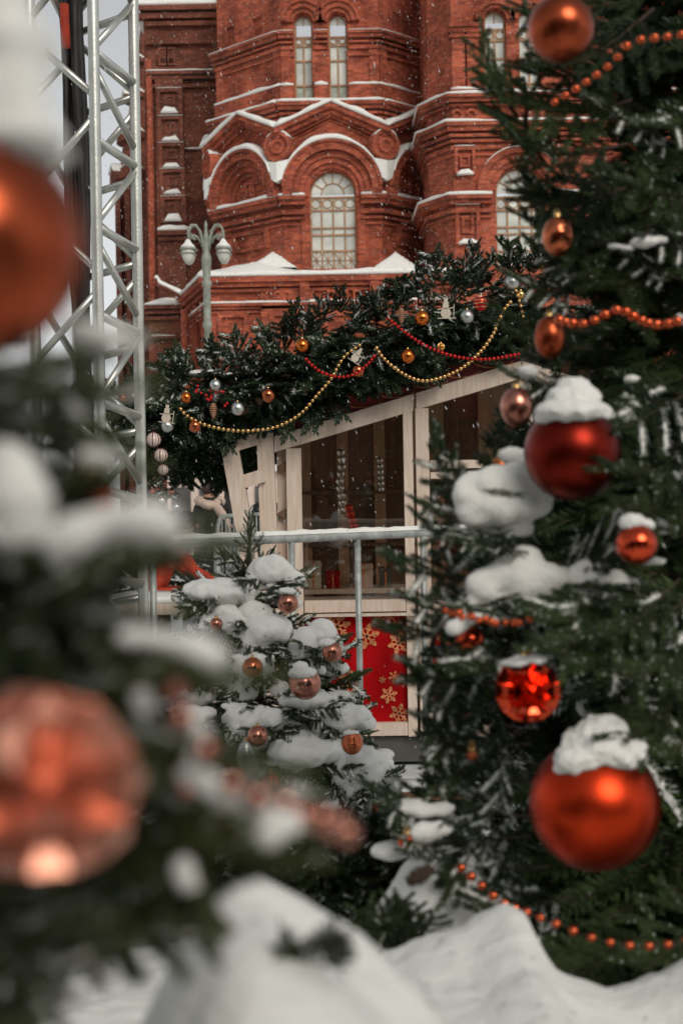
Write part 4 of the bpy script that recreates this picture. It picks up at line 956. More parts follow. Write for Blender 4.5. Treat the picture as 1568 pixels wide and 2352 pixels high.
# ================================================================== fir sprays (shared meshes: 0 needles, 1 frosted needles, 2 twig, 3 snow)
def make_spray(seed, L=.42, sides=5, nl=.022, nw=.003, dens=1300, frost=.03, snow=0.0, psnow=.7, spread=.36, droop=.10, needle='needle', sag=.14):
    """flat fir spray: a main twig and paired finger-like side twigs; needles in a regular herringbone"""
    rg = random.Random(seed); V, Fc, Mi = [], [], []
    def needles(pts, d, fr):
        n = len(pts)-1
        seg = [(pts[i+1]-pts[i]).length for i in range(n)]; tot = sum(seg); cnt = max(8, int(tot*d))
        for c in range(cnt):
            s0 = tot*(c+rg.random()*.6)/cnt; s = s0; i = 0
            while i < n-1 and s > seg[i]: s -= seg[i]; i += 1
            t = (pts[i+1]-pts[i]).normalized(); p = pts[i]+t*s
            sx_ = t.cross(Vector((0, 0, 1)))
            if sx_.length < 1e-4: sx_ = Vector((1, 0, 0))
            sx_.normalize(); up = sx_.cross(t)
            q = c % 5                                        # two rows each side, one on top
            ph = (rg.gauss(-.05, .22), pi-rg.gauss(-.05, .22), rg.gauss(.55, .2), pi-rg.gauss(.55, .2), rg.gauss(pi/2, .5))[q]
            rad = sx_*cos(ph)+up*sin(ph)
            a = radians(rg.uniform(42, 56)); d_ = t*cos(a)+rad*sin(a)
            tip = min(1, 1.15-(s0/tot)*.35); l = nl*rg.uniform(.82, 1.08)*tip*(.8 if q == 4 else 1)
            w_ = (d_.cross(up if abs(sin(ph)) < .7 else sx_)).normalized()*nw*.5
            b = len(V); m = p+d_*l*.55+up*(-.04*l)
            V.extend((p+w_*.5, m+w_, p+d_*l, m-w_, p-w_*.5)); Fc.append((b, b+1, b+2, b+3, b+4))
            Mi.append(1 if ph > .25 and rg.random() < fr else 0)
        t = (pts[-1]-pts[-2]).normalized()
        for c in range(12):
            r_ = Vector((rg.uniform(-1, 1), rg.uniform(-1, 1), rg.uniform(-1, 1))); d_ = (t*1.3+r_*.55).normalized()
            w_ = d_.orthogonal().normalized()*nw*.5; b = len(V); p = pts[-1]; m = p+d_*nl*.45
            V.extend((p, m+w_, p+d_*nl*.75, m-w_)); Fc.append((b, b+1, b+2, b+3)); Mi.append(0)
    def twig(pts, r0, r1):
        b0 = len(V); n = len(pts)
        for i, p in enumerate(pts):
            r_ = r0+(r1-r0)*i/(n-1); t = (pts[min(i+1, n-1)]-pts[max(0, i-1)]).normalized(); a = t.orthogonal().normalized(); c = t.cross(a)
            for k in range(4): V.append(p+(a*cos(k*pi/2)+c*sin(k*pi/2))*r_)
        for i in range(n-1):
            for k in range(4): Fc.append((b0+i*4+k, b0+i*4+(k+1) % 4, b0+(i+1)*4+(k+1) % 4, b0+(i+1)*4+k)); Mi.append(2)
    def snowon(pts, amt=1.0):
        """uneven cushion of snow on the upper side of a finger, needle tips show at its edges"""
        n = len(pts); q = []
        for i in range(n-1):
            for k in range(4): q.append(pts[i].lerp(pts[i+1], k/4))
        q.append(pts[-1]); b0 = len(V); m = len(q); off = rg.random()*50; st = rg.uniform(.0, .35); en = rg.uniform(.85, 1.1)
        for i, p in enumerate(q):
            t = (q[min(i+1, m-1)]-q[max(0, i-1)]).normalized(); sx_ = t.cross(Vector((0, 0, 1))).normalized()
            tt = i/(m-1); e = max(0.02, min(1, (tt-st)*5))*max(.03, min(1, (en-tt)*6))
            k_ = amt*e*snow*max(.02, min(1.3, .7+1.7*noise.noise(Vector((i*.42, off, 0)))))
            wd, ht = nl*.34*min(1.2, k_**.6), nl*.20*k_
            c = p+Vector((0, 0, nl*.16))
            for (x, z) in ((-1, -.05), (-.75, .5), (-.2, .95), (.35, .9), (.8, .45), (1, -.05), (0, -.4)):
                j_ = .3*noise.noise(Vector((i*1.3, x*2.3, off)))
                V.append(c+sx_*wd*(x+j_)+Vector((0, 0, ht*(z+j_))))
        for i in range(m-1):
            for k in range(7): Fc.append((b0+i*7+k, b0+i*7+(k+1) % 7, b0+(i+1)*7+(k+1) % 7, b0+(i+1)*7+k)); Mi.append(3)
    main = []; nseg = 8; wv = rg.uniform(-.12, .12)
    for i in range(nseg+1):
        t = i/nseg; main.append(Vector((L*t, L*wv*sin(t*2.4), L*(-droop*sin(t*pi*.8)+.05*t*t))))
    twig(main, .005, .0016); needles(main[2:], dens, frost)
    for k in range(sides):
        t = .16+.74*k/(sides-1); i = min(nseg-1, int(t*nseg))
        for s in (-1, 1):
            if rg.random() < .1: continue
            t2 = t+rg.uniform(-.04, .04); p = main[i].lerp(main[i+1], max(0, min(1, t2*nseg-i)))
            l = L*spread*(1-.5*t)*rg.uniform(.75, 1.15); a = radians(rg.uniform(38, 58))*s
            d = Vector((cos(a), sin(a), rg.uniform(-.12, .12)))
            pts = [p+d*l*j/5+Vector((l*.14*(j/5)**2, 0, -l*sag*(j/5)**2)) for j in range(6)]
            fl = snow and rg.random() < psnow
            twig(pts, .0028, .0012); needles(pts, dens, min(.62, .22+.32*snow) if fl else frost)
            if fl: snowon(pts)
            if l > .1 and rg.random() < .55:
                s2 = rg.choice((-1, 1)); a2 = a+s2*radians(46); l2 = l*.48; p0 = p+d*l*rg.uniform(.4, .55); d2 = Vector((cos(a2), sin(a2), rg.uniform(-.15, .1)))
                pp = [p0+d2*l2*j/3 for j in range(4)]; fl = snow and rg.random() < psnow
                twig(pp, .002, .001); needles(pp, dens, min(.62, .22+.32*snow) if fl else frost)
                if fl: snowon(pp)
    me = bpy.data.meshes.new('fir_spray'); me.from_pydata([tuple(v) for v in V], [], Fc)
    for q in (needle, 'frost', 'bark', 'snow_fine'): me.materials.append(M[q])
    me.polygons.foreach_set('material_index', Mi)
    me.polygons.foreach_set('use_smooth', [m == 3 for m in Mi]); me.update()
    me['L'] = L
    return me
NEAR = [make_spray(10+i, frost=f, snow=s, psnow=p, sides=n, spread=w) for i, (f, s, p, n, w) in enumerate(((.01, 0, 0, 9, .48), (.0, 0, 0, 9, .5), (.02, 0, 0, 7, .44), (.03, .6, .25, 7, .42), (.04, .75, .4, 6, .42), (.06, .95, .6, 6, .42)))]
FROSTY = [make_spray(30+i, frost=.05, snow=s, psnow=.42, sides=6, spread=.42, needle='needle_cool') for i, s in enumerate((.6, .75, .95, .7))]
FAR = [make_spray(50+i, L=.34, sides=6, nl=.026, nw=.0038, dens=1150, frost=f+.04, snow=s, psnow=p, needle='needle_cool', spread=.5, droop=.02) for i, (f, s, p) in enumerate(((.0, 0, 0), (.01, .4, .2), (.02, .5, .3), (.02, .6, .4), (.0, 0, 0), (.01, .45, .25)))]
SMALL = [make_spray(70+i, L=.30, sides=6, nl=.020, nw=.0036, dens=950, frost=f, snow=s, psnow=.32, spread=.44) for i, (f, s) in enumerate(((.02, 0), (.03, .8), (.05, 1.1), (.05, 1.2), (.04, .95)))]
LEFT = [make_spray(90+i, frost=f, snow=s, psnow=p, sides=8, spread=.46, needle='needle_olive') for i, (f, s, p) in enumerate(((.02, 0, 0), (.05, .5, .2), (.08, .7, .3), (.1, .9, .4)))]
def spray_to(tree, mesh, base, tip, up=(0, 0, 1), wide=1.0, name='branch'):
    """put a spray so that it runs from base to tip"""
    base, tip = Vector(base), Vector(tip); d = tip-base; l = d.length; x = d/l
    u = Vector(up); y = u.cross(x)
    if y.length < 1e-3: y = Vector((0, 1, 0)).cross(x)
    y.normalize(); z = x.cross(y); k = l/mesh['L']
    Mx = Matrix((( x.x*k, y.x*k*wide, z.x*k*min(1.6, max(.8, wide)), base.x), (x.y*k, y.y*k*wide, z.y*k*min(1.6, max(.8, wide)), base.y), (x.z*k, y.z*k*wide, z.z*k*min(1.6, max(.8, wide)), base.z), (0, 0, 0, 1)))
    return put(name, mesh, Mx, tree)

# ================================================================== big decorated fir at the right
RX, RY = at(1690, 1300, 3.05).x, 3.05
rt = thing('fir_tree', 'tall dark fir filling the picture edge, hung with big red baubles and snow', 'tree', (RX, RY, .55))
MB().tube([(RX, RY, .45), (RX+.01, RY, 1.5), (RX-.01, RY+.01, 2.6), (RX, RY, 3.9)], [.075, .06, .04, .012], 10).build('trunk', 'bark', rt, smooth=True)
def RR(z): return .83*max(.05, 1-(z-.4)/4.3)*(.72 if z < .8 else 1 if z < 1.55 else .82)
rg = random.Random(3)
for i in range(165):
    z = .62+3.0*rg.random()**1.25; a = rg.uniform(-pi*.95, pi*.08) if rg.random() < .85 else rg.uniform(0, 2*pi)
    R0 = RR(z)*rg.uniform(.86, 1.0); r0 = R0*rg.uniform(.18, .45)
    tl = rg.uniform(-.24, -.02)
    base = (RX+cos(a)*r0, RY+sin(a)*r0, z+.10); a2 = a+rg.uniform(-.35, .35)
    tip = (RX+cos(a2)*R0, RY+sin(a2)*R0, z+tl*R0/.7)
    left = cos(a2) < -.55
    mesh = rg.choice(FROSTY[:2]+NEAR[3:5]) if (left and z < 1.75 and rg.random() < .5) else (rg.choice(NEAR[:3]) if rg.random() < .9 else rg.choice(NEAR[3:5]))
    spray_to(rt, mesh, base, tip, up=(rg.uniform(-.3, .3), rg.uniform(-1.0, -.1), 1), wide=rg.uniform(1.15, 1.6))
# inner darkness: branches close to the trunk
for i in range(56):
    z = .6+3.1*i/56; a = -pi/2+rg.uniform(-1.9, 1.9); R0 = RR(z)*.72
    spray_to(rt, NEAR[i % 2], (RX, RY, z+.08), (RX+cos(a)*R0, RY+sin(a)*R0, z-.08), up=(0, -1, .6), wide=2.2)
# branches that can be told apart along the left side of the tree: (base px,py,Y, tip px,py,Y, mesh)
for bx_, by_, bY, tx, ty, tY, ms, wd in (
    (1230, 330, 2.75, 1100, 95, 2.65, NEAR[2], .8), (1260, 250, 2.7, 1095, 135, 2.6, NEAR[0], .8), (1280, 330, 2.7, 1130, 265, 2.6, NEAR[1], .9),
    (1330, 420, 2.7, 1170, 300, 2.55, NEAR[2], .9), (1340, 520, 2.7, 1195, 390, 2.6, NEAR[0], .9), (1350, 640, 2.75, 1215, 560, 2.65, NEAR[3], .9),
    (1340, 690, 2.75, 1180, 640, 2.6, NEAR[3], .9), (1360, 760, 2.75, 1160, 725, 2.6, FROSTY[0], .75), (1360, 800, 2.7, 1165, 760, 2.55, FROSTY[3], .7),
    (1330, 900, 2.6, 1165, 865, 2.5, NEAR[4], .8), (1330, 930, 2.6, 1180, 905, 2.5, FROSTY[0], .7),
    (1120, 1270, 2.55, 975, 1035, 2.4, FROSTY[1], .75), (1080, 1200, 2.5, 1035, 1045, 2.42, FROSTY[0], .8), (1120, 1210, 2.55, 962, 1150, 2.4, FROSTY[3], .8),
    (1180, 1120, 2.55, 1120, 1045, 2.45, FROSTY[0], .8), (1200, 1310, 2.5, 975, 1225, 2.35, FROSTY[2], .8), (1200, 1340, 2.5, 925, 1330, 2.3, FROSTY[1], .75),
    (1180, 1390, 2.5, 950, 1385, 2.3, FROSTY[0], .8), (1150, 1430, 2.5, 930, 1490, 2.3, FROSTY[1], .85), (1180, 1480, 2.5, 925, 1570, 2.3, FROSTY[3], .9),
    (1200, 1560, 2.5, 935, 1545, 2.3, FROSTY[0], .9), (1200, 1680, 2.5, 935, 1605, 2.32, FROSTY[1], .85), (1220, 1710, 2.5, 945, 1660, 2.32, FROSTY[3], .8),
    (1250, 1760, 2.5, 985, 1720, 2.32, NEAR[4], .9), (1250, 1800, 2.5, 1010, 1790, 2.35, NEAR[4], .9), (1240, 1880, 2.5, 880, 1875, 2.35, FROSTY[2], .8),
    (1220, 1920, 2.45, 930, 1960, 2.3, NEAR[3], .9), (1260, 1990, 2.45, 1030, 2040, 2.3, NEAR[4], .9), (1320, 2060, 2.4, 1110, 2120, 2.2, NEAR[3], .9),
    (1260, 1350, 2.35, 1430, 1180, 2.2, FROSTY[0], .7), (1290, 1290, 2.35, 1500, 1190, 2.2, FROSTY[1], .7), (1500, 1330, 2.3, 1280, 1500, 2.1, FROSTY[1], .8), (1560, 1330, 2.3, 1400, 1470, 2.12, FROSTY[0], .8),
    (1540, 1380, 2.3, 1240, 1440, 2.12, NEAR[4], .8), (1640, 1340, 2.3, 1330, 1560, 2.1, NEAR[3], .8), (1650, 1400, 2.3, 1460, 1560, 2.1, FROSTY[0], .8), (1250, 1400, 2.4, 1110, 1560, 2.15, FROSTY[1], .9),
    (1600, 980, 2.4, 1450, 1090, 2.15, FROSTY[0], .9), (1640, 1050, 2.4, 1480, 1180, 2.15, FROSTY[1], .9), (1620, 880, 2.4, 1420, 1000, 2.2, NEAR[4], .9),
    (1640, 560, 2.5, 1480, 545, 2.3, NEAR[4], .8), (1560, 640, 2.5, 1400, 560, 2.35, NEAR[3], .8), (1560, 330, 2.6, 1390, 230, 2.4, NEAR[3], .9), (1690, 420, 2.5, 1440, 420, 2.3, NEAR[2], 1),
    (1660, 250, 2.6, 1520, 290, 2.4, NEAR[3], .9), (1430, 60, 2.8, 1200, 25, 2.7, NEAR[0], 1), (1420, 150, 2.8, 1205, 165, 2.7, NEAR[1], 1), (1450, 230, 2.8, 1212, 235, 2.65, NEAR[0], 1), (1520, -30, 2.85, 1245, -45, 2.75, NEAR[1], 1.1),
    (1440, 330, 2.75, 1205, 335, 2.6, NEAR[2], 1), (1460, 420, 2.75, 1222, 460, 2.6, NEAR[0], 1), (1500, 20, 2.75, 1290, 150, 2.6, NEAR[1], 1.1), (1460, 560, 2.75, 1225, 520, 2.62, NEAR[2], 1), (1600, 1560, 2.3, 1440, 1700, 2.1, NEAR[1], .9), (1680, 1600, 2.3, 1540, 1760, 2.1, NEAR[4], .9), (1500, 2130, 2.35, 1330, 2240, 2.15, NEAR[1], 1.0), (1650, 2080, 2.3, 1480, 2230, 2.1, NEAR[2], 1.0)):
    if tx > 1100 and ms in FROSTY: ms = NEAR[3 if (tx+ty) % 3 == 0 else 2]
    if tx > 1100 and ms in NEAR[4:]: ms = NEAR[3]
    if tx < 1000 and 1250 < ty < 1760: tx += 4 if ty < 1540 else 34
    spray_to(rt, ms, at(bx_, by_, bY), at(tx, ty, tY), up=(0, -1, .65), wide=wd)
def blobpx(name, parent, Y, lst, depth=.7, voxel=.007, disp=.024, smooth=3):
    """snow lump from picture ellipses (px,py,rx,ry[,dY]) at depth Y"""
    u = unit(Y); B = []
    for q in lst:
        px, py, rx, ry = q[:4]; dY = q[4] if len(q) > 4 else 0
        B.append((at(px, py, Y+dY), (rx*u*1.06, max(rx, ry)*u*depth, ry*u*1.06)))
    return snowblob(name, B, parent, voxel, disp, smooth=smooth)
def skirt(tree, Y, lst, meshes, n=5, seed=0, L=1.35):
    rg_ = random.Random(seed+int(lst[0][0]))
    for q in lst:
        for k in range(n):
            a = rg_.uniform(-.35, pi+.35); c = at(q[0]-cos(a)*q[2]*.1, q[1]+q[3]*.35, Y+.03)
            t = at(q[0]+cos(a)*q[2]*L, q[1]+q[3]*(.35+sin(a)*.75*L)+rg_.uniform(0, 12), Y-.02-.06*rg_.random()*Y/5)
            if (t-c).length > .02: spray_to(tree, rg_.choice(meshes), c, t, up=(0, -.9, .8), wide=rg_.uniform(.7, 1.1))
blobpx('snow_clump', rt, 2.32, [(1085, 1135, 42, 48), (1140, 1115, 70, 38), (1200, 1105, 65, 38, .02), (1255, 1095, 45, 34, .04), (1095, 1175, 50, 40), (1150, 1165, 80, 40), (1215, 1150, 52, 44, .02), (1110, 1210, 45, 26, .03), (1165, 1215, 62, 28, .03), (1120, 1240, 36, 18, .04)])
for lst_, Y_ in (([(1095, 1200, 60, 40), (1160, 1225, 70, 30)], 2.30), ([(1110, 1350, 60, 44), (1190, 1375, 55, 30)], 2.28), ([(1260, 1350, 60, 44), (1370, 1360, 60, 34)], 2.28), ([(1000, 1862, 80, 18)], 2.33), ([(980, 1925, 46, 26)], 2.28)):
    skirt(rt, Y_, lst_, FROSTY+NEAR[3:4], n=6, L=1.5)
blobpx('snow_clump', rt, 2.30, [(1215, 1290, 38, 36), (1180, 1325, 60, 48), (1115, 1345, 48, 42), (1240, 1340, 62, 48), (1085, 1385, 25, 22), (1170, 1380, 32, 22), (1290, 1330, 40, 28, .03)])
blobpx('snow_clump', rt, 2.30, [(1355, 1318, 46, 42), (1385, 1342, 62, 34), (1350, 1362, 48, 30), (1425, 1345, 44, 20), (1330, 1340, 40, 30)])
blobpx('snow_clump', rt, 2.4, [(1185, 1050, 32, 22), (1205, 1075, 30, 18), (1165, 1045, 18, 10)])
blobpx('snow_clump', rt, 2.5, [(1208, 850, 22, 13), (1225, 852, 14, 10)])
blobpx('snow_clump', rt, 2.3, [(1440, 1180, 32, 40), (1490, 1205, 45, 20), (1420, 1200, 22, 26), (1530, 1215, 25, 12)])
blobpx('snow_clump', rt, 2.35, [(960, 1858, 60, 17), (1005, 1855, 42, 17), (920, 1868, 30, 9)])
blobpx('snow_clump', rt, 2.3, [(975, 1915, 38, 24), (1010, 1905, 30, 18), (950, 1930, 22, 16), (900, 1955, 50, 14, .05)])
blobpx('snow_clump', rt, 2.25, [(1090, 1420, 40, 14), (1050, 1440, 28, 12), (1130, 1425, 18, 12)])
for q in ([(1480, 555, 34, 13), (1515, 550, 20, 10)], [(1410, 565, 20, 8), (1440, 570, 18, 8)], [(1560, 735, 16, 14)], [(1500, 1290, 30, 10)], [(1540, 1095, 26, 14)], [(1450, 870, 22, 9)]): blobpx('snow_clump', rt, 2.33, q, voxel=.006, disp=.008)
spray_to(rt, NEAR[0], at(1090, 1122, 2.18), at(1196, 1136, 2.175), up=(0, -1, .3), wide=.3)

# ================================================================== small snow-laden tree in the middle
TX, TYY = at(596, 1700, 5.1).x, 5.1
tt = thing('small_fir_tree', 'small snow-laden fir tree with copper baubles in front of the hand rail', 'tree', (TX, TYY, 0))
MB().tube([(TX, TYY, 0), (TX, TYY, .6), (at(573, 1300, 5.1).x, TYY, at(573, 1300, 5.1).z), (at(570, 1190, 5.1).x, TYY, at(570, 1190, 5.1).z)], [.05, .035, .008, .002], 8).build('trunk', 'bark', tt, smooth=True)
ZTOP = at(570, 1190, 5.1).z
def RS(z): return .065+.47*max(0, (ZTOP-.1-z))/.95
rg = random.Random(11)
for i in range(120):
    z = ZTOP-.14-(ZTOP-.35)*rg.random()**.8; a = rg.uniform(-pi, 0) if rg.random() < .72 else rg.uniform(0, pi)
    R0 = RS(z)*rg.uniform(.72, 1.0); ax = TX+(at(573, 1300, 5.1).x-TX)*max(0, min(1, (z-.5)/.7))
    base = (ax+cos(a)*R0*.08, TYY+sin(a)*R0*.08, z+.05*R0); tip = (ax+cos(a)*R0, TYY+sin(a)*R0, z+rg.uniform(-.12, .06)*R0)
    spray_to(tt, rg.choice(SMALL[1:] if rg.random() < .75 else SMALL[:2]), base, tip, up=(rg.uniform(-.3, .3), rg.uniform(-.5, .1), 1), wide=rg.uniform(1, 1.3))
ap = at(572, 1290, 5.1)
for tx, ty, dY, by in ((570, 1175, 0, 1265), (540, 1240, -.02, 1275), (607, 1232, -.02, 1278), (498, 1272, -.05, 1320), (520, 1268, -.1, 1315), (628, 1262, -.04, 1310), (505, 1330, -.1, 1330), (640, 1330, -.08, 1320), (560, 1300, -.12, 1330), (715, 1330, -.05, 1350), (425, 1345, -.05, 1390), (420, 1400, -.1, 1405), (710, 1420, -.1, 1440), (780, 1470, -.1, 1490), (795, 1515, -.15, 1525), (820, 1555, -.1, 1580), (822, 1600, -.1, 1600), (810, 1620, -.15, 1640), (835, 1665, -.1, 1680), (885, 1790, -.05, 1800), (430, 1480, -.1, 1470), (455, 1440, -.15, 1450)):
    spray_to(tt, SMALL[1+(tx % 4)], at(575+(by-1290)*.09, by, 5.1), at(tx, ty, 5.1+dY), up=(0, -.9, .7), wide=.9 if by > 1300 else .62)
for k in range(5): spray_to(tt, SMALL[k], at(573, 1330-k*22, 5.1), at(571+k % 2, 1260-k*18, 5.08), up=(cos(k*2.1), sin(k*2.1), .1), wide=.42)
for lst in ([(620, 1310, 36, 24), (595, 1325, 24, 14), (650, 1315, 18, 14)], [(672, 1330, 17, 18)], [(505, 1358, 62, 22), (455, 1350, 26, 12), (555, 1365, 30, 20), (515, 1390, 28, 24)], [(520, 1425, 26, 30), (495, 1435, 28, 18), (545, 1437, 34, 16)],
    [(585, 1405, 26, 18), (600, 1420, 30, 16)], [(612, 1447, 46, 28), (575, 1460, 36, 30), (548, 1490, 30, 30), (640, 1455, 18, 20), (545, 1520, 28, 18)], [(702, 1478, 26, 28), (690, 1500, 22, 18)], [(738, 1458, 27, 28), (760, 1485, 22, 18)],
    [(580, 1525, 34, 18), (600, 1540, 18, 14)], [(552, 1562, 28, 26), (560, 1590, 22, 18)], [(700, 1605, 44, 16), (675, 1612, 22, 14), (730, 1622, 26, 14)], [(790, 1648, 44, 24), (765, 1640, 28, 20), (830, 1665, 24, 12), (755, 1665, 30, 18)],
    [(560, 1655, 36, 26), (585, 1690, 24, 30), (545, 1680, 22, 26)], [(620, 1655, 32, 20), (645, 1665, 22, 14), (615, 1680, 18, 14)], [(705, 1725, 66, 26), (660, 1745, 36, 20), (760, 1728, 32, 22), (685, 1700, 20, 18)], [(838, 1768, 40, 36), (870, 1790, 24, 26), (815, 1745, 22, 20), (890, 1812, 18, 12)],
    [(785, 1775, 16, 34), (800, 1805, 18, 22)], [(480, 1560, 26, 12)], [(455, 1640, 30, 14)], [(660, 1830, 20, 12)], [(860, 1850, 16, 10)], [(760, 1850, 20, 9)], [(720, 1540, 20, 10)], [(640, 1580, 14, 12)]):
    Yc = 5.1-RS(at(600, lst[0][1], 5).z)*.82
    lst = [(q[0], q[1], q[2]*1.38, q[3]*1.32) for q in lst]
    blobpx('snow_clump', tt, Yc, lst, depth=.8, voxel=.009, disp=.034, smooth=2)
    skirt(tt, Yc-.03, lst[:2], SMALL[1:], n=3)

rg = random.Random(41)
for i in range(34):
    z = ZTOP-.22-(ZTOP-.75)*rg.random()**.8; a = rg.uniform(-pi*.97, -.03); R0 = RS(z)*.92
    ax = TX+(at(573, 1300, 5.1).x-TX)*max(0, min(1, (z-.5)/.7)); c = Vector((ax+cos(a)*R0, TYY+sin(a)*R0, z)); B = []
    k_ = rg.uniform(.55, 1.15)*(.6+.6*(ZTOP-z))
    for q in range(3): B.append((c+Vector((rg.uniform(-.05, .05), rg.uniform(-.03, .03), rg.uniform(-.012, .012)))*k_, (.042*k_, .036*k_, .02*k_)))
    snowblob('snow_clump', B, tt, .008, .02, smooth=2)
# ================================================================== fir garland along the stall roof
gl0 = S(800, 820)
gar = thing('fir_garland', 'thick garland of snow-dusted fir branches along the stall roof edge', 'garland', (gl0.x, YS, gl0.z-.05))
GP = [(240, 905), (330, 900), (420, 888), (520, 868), (620, 835), (720, 795), (840, 755), (960, 710), (1080, 668), (1200, 625), (1330, 640)]
def gline(s):
    s = max(0, min(.9999, s))*(len(GP)-1); i = int(s); t = s-i
    return GP[i][0]+(GP[i+1][0]-GP[i][0])*t, GP[i][1]+(GP[i+1][1]-GP[i][1])*t
rg = random.Random(21)
for i in range(268):
    s = rg.random()**.9 if i > 60 else i/60
    px, py = gline(s); th = 72+46*min(1, s*1.5)
    v_ = rg.gauss(.05, .7)                                   # -1 top .. +1 bottom of the band
    v_ = max(-.95, min(1.0, v_))
    b0 = at(px, py+42+v_*th*.55, YS-.02-.1*(1-abs(v_))); l = rg.uniform(.24, .36)*(.68 if v_ < -.1 else 1 if v_ < .45 else .66)
    ang = radians(rg.uniform(-70, 70)) if v_ > -.3 else radians(rg.uniform(-60, 60))
    up_ = -v_*.75+rg.uniform(-.45, .35)
    d = Vector((sin(ang)*.75, -.55*cos(ang)*(1 if v_ > -.5 else .4)-.15, up_)).normalized()
    ms = rg.choice(FAR[1:4]+FAR[5:]) if up_ > -.35 else rg.choice((FAR[0], FAR[4], FAR[1]))
    spray_to(gar, ms, b0, b0+d*l, up=(rg.uniform(-.4, .4), -.7, .7), wide=rg.uniform(1.0, 1.45))
for tx, ty, bx_, by_ in ((482, 775, 505, 845), (505, 805, 560, 850), (680, 690, 690, 760), (668, 715, 680, 770), (735, 680, 742, 745), (760, 690, 740, 750), (785, 660, 786, 730), (835, 680, 820, 740), (850, 670, 870, 720), (870, 690, 890, 730), (1090, 560, 1078, 640), (1062, 590, 1078, 645), (1140, 590, 1105, 650), (1170, 565, 1180, 640), (1200, 570, 1195, 640), (905, 650, 950, 690), (930, 640, 985, 680), (960, 625, 1010, 665), (1025, 615, 1060, 660), (1235, 570, 1225, 640),
    (522, 1040, 520, 970), (655, 1010, 645, 930), (705, 990, 715, 900), (780, 965, 770, 880), (470, 1010, 475, 950), (430, 1020, 440, 950), (600, 985, 610, 915), (900, 900, 890, 830), (985, 880, 975, 810)):
    spray_to(gar, FAR[2+(tx % 3)] if ty < by_ else FAR[4], at(bx_, by_, YS-.08), at(tx, ty, YS-.2), up=(0, -1, .3), wide=.7)
for i in range(3):
    blobpx('snow_clump', gar, YS-.12, ([(465, 858, 45, 8), (520, 865, 40, 8)], [(610, 850, 30, 6)], [(590, 836, 24, 6)])[i], voxel=.012, disp=.02)
# back row of fir hanging under the porch eave
gb = thing('fir_fringe', 'dark fringe of fir hanging under the far eave of the stall porch', 'garland', at(450, 1010, YS+1.6))
for i in range(70):
    px = rg.uniform(330, 640); py = rg.uniform(930, 1030)-(px-330)*.05; b0 = at(px, py, YS+1.5+rg.uniform(-.2, .3))
    d = Vector((rg.uniform(-.5, .5), rg.uniform(-.5, .2), -1)).normalized(); spray_to(gb, FAR[(0, 4, 0, 1)[i % 4]], b0, b0+d*rg.uniform(.25, .36), up=(0, -1, .2), wide=1.3)
# left stretch of the garland seen behind the truss
# ================================================================== near fir at the left (close to the lens)
LX, LY = -.40, .78
lt = thing('near_fir_tree', 'very near blurred fir tree with snow-loaded branches at the picture edge', 'tree', (LX, LY, .5))
MB().tube([(LX, LY, .4), (LX, LY, 1.5), (LX+.01, LY, 2.6)], [.06, .045, .02], 10).build('trunk', 'bark', lt, smooth=True)
rg = random.Random(5)
for i in range(70):
    z = .95+.85*rg.random(); a = rg.uniform(-2.2, 1.0); R0 = (.36-.14*(z-.95))*rg.uniform(.8, 1.0)
    if z > 1.64: R0 *= .65
    if z < 1.34: R0 *= .55
    spray_to(lt, rg.choice((NEAR[0], LEFT[0], LEFT[1], LEFT[0], NEAR[1])), (LX+cos(a)*.06, LY+sin(a)*.06, z+.04), (LX+cos(a)*R0*.62, LY+sin(a)*R0, z-.06), up=(rg.uniform(-.3, .3), -.3, 1), wide=rg.uniform(1, 1.3))
for bx_, by_, bY, tx, ty, tY, ms, wd in (
    (-250, 900, 0.703, 215, 800, 0.592, LEFT[2], .9), (-200, 820, 0.666, 105, 900, 0.592, LEFT[1], 1), (-300, 1000, 0.740, 175, 960, 0.629, LEFT[3], 1),
    (-50, 960, 1.110, 260, 945, 1.258, LEFT[0], .7), (0, 1000, 1.110, 255, 985, 1.295, LEFT[1], .6), (-300, 1100, 0.703, 195, 1080, 0.592, LEFT[1], .9), (-300, 1180, 0.666, 155, 1160, 0.592, LEFT[2], 1),
    (-300, 1300, 0.703, 325, 1265, 0.548, LEFT[1], .9), (-300, 1350, 0.703, 255, 1340, 0.577, LEFT[3], 1.1), (-200, 1420, 0.703, 195, 1420, 0.592, LEFT[0], 1), (-300, 1480, 0.703, 245, 1440, 0.592, LEFT[1], 1),
    (-200, 1450, 0.703, 425, 1545, 0.548, LEFT[1], .8), (-200, 1500, 0.703, 375, 1590, 0.577, LEFT[2], .9), (-100, 1560, 0.703, 445, 1720, 0.592, LEFT[1], .9),
    (-100, 1650, 0.703, 570, 1880, 0.607, LEFT[3], .8), (0, 1700, 0.703, 620, 1950, 0.592, LEFT[0], .9), (0, 1850, 0.703, 530, 2010, 0.622, LEFT[1], 1), (-100, 1960, 0.703, 450, 2020, 0.607, LEFT[1], 1), (-100, 2050, 0.666, 250, 2105, 0.592, LEFT[2], 1), (-200, 2100, 0.666, 190, 2180, 0.592, LEFT[1], 1.1), (-200, 2250, 0.629, 80, 2280, 0.555, LEFT[3], 1.2), (-200, 2330, 0.629, 20, 2360, 0.555, LEFT[0], 1.2), (-150, 2000, 0.629, 170, 2120, 0.555, LEFT[1], 1.1), (0, 2080, 0.666, 360, 2070, 0.629, LEFT[1], 1.1)):
    spray_to(lt, ms, at(bx_, by_, bY), at(tx, ty, tY), up=(0, -1, .9), wide=wd*.82)
def lb(Y, lst, **k): return blobpx('snow_clump', lt, Y, lst, voxel=.003, disp=.012, **k)
lb(0.533, [(250, 770, 60, 26), (310, 775, 45, 20), (200, 760, 40, 22)])
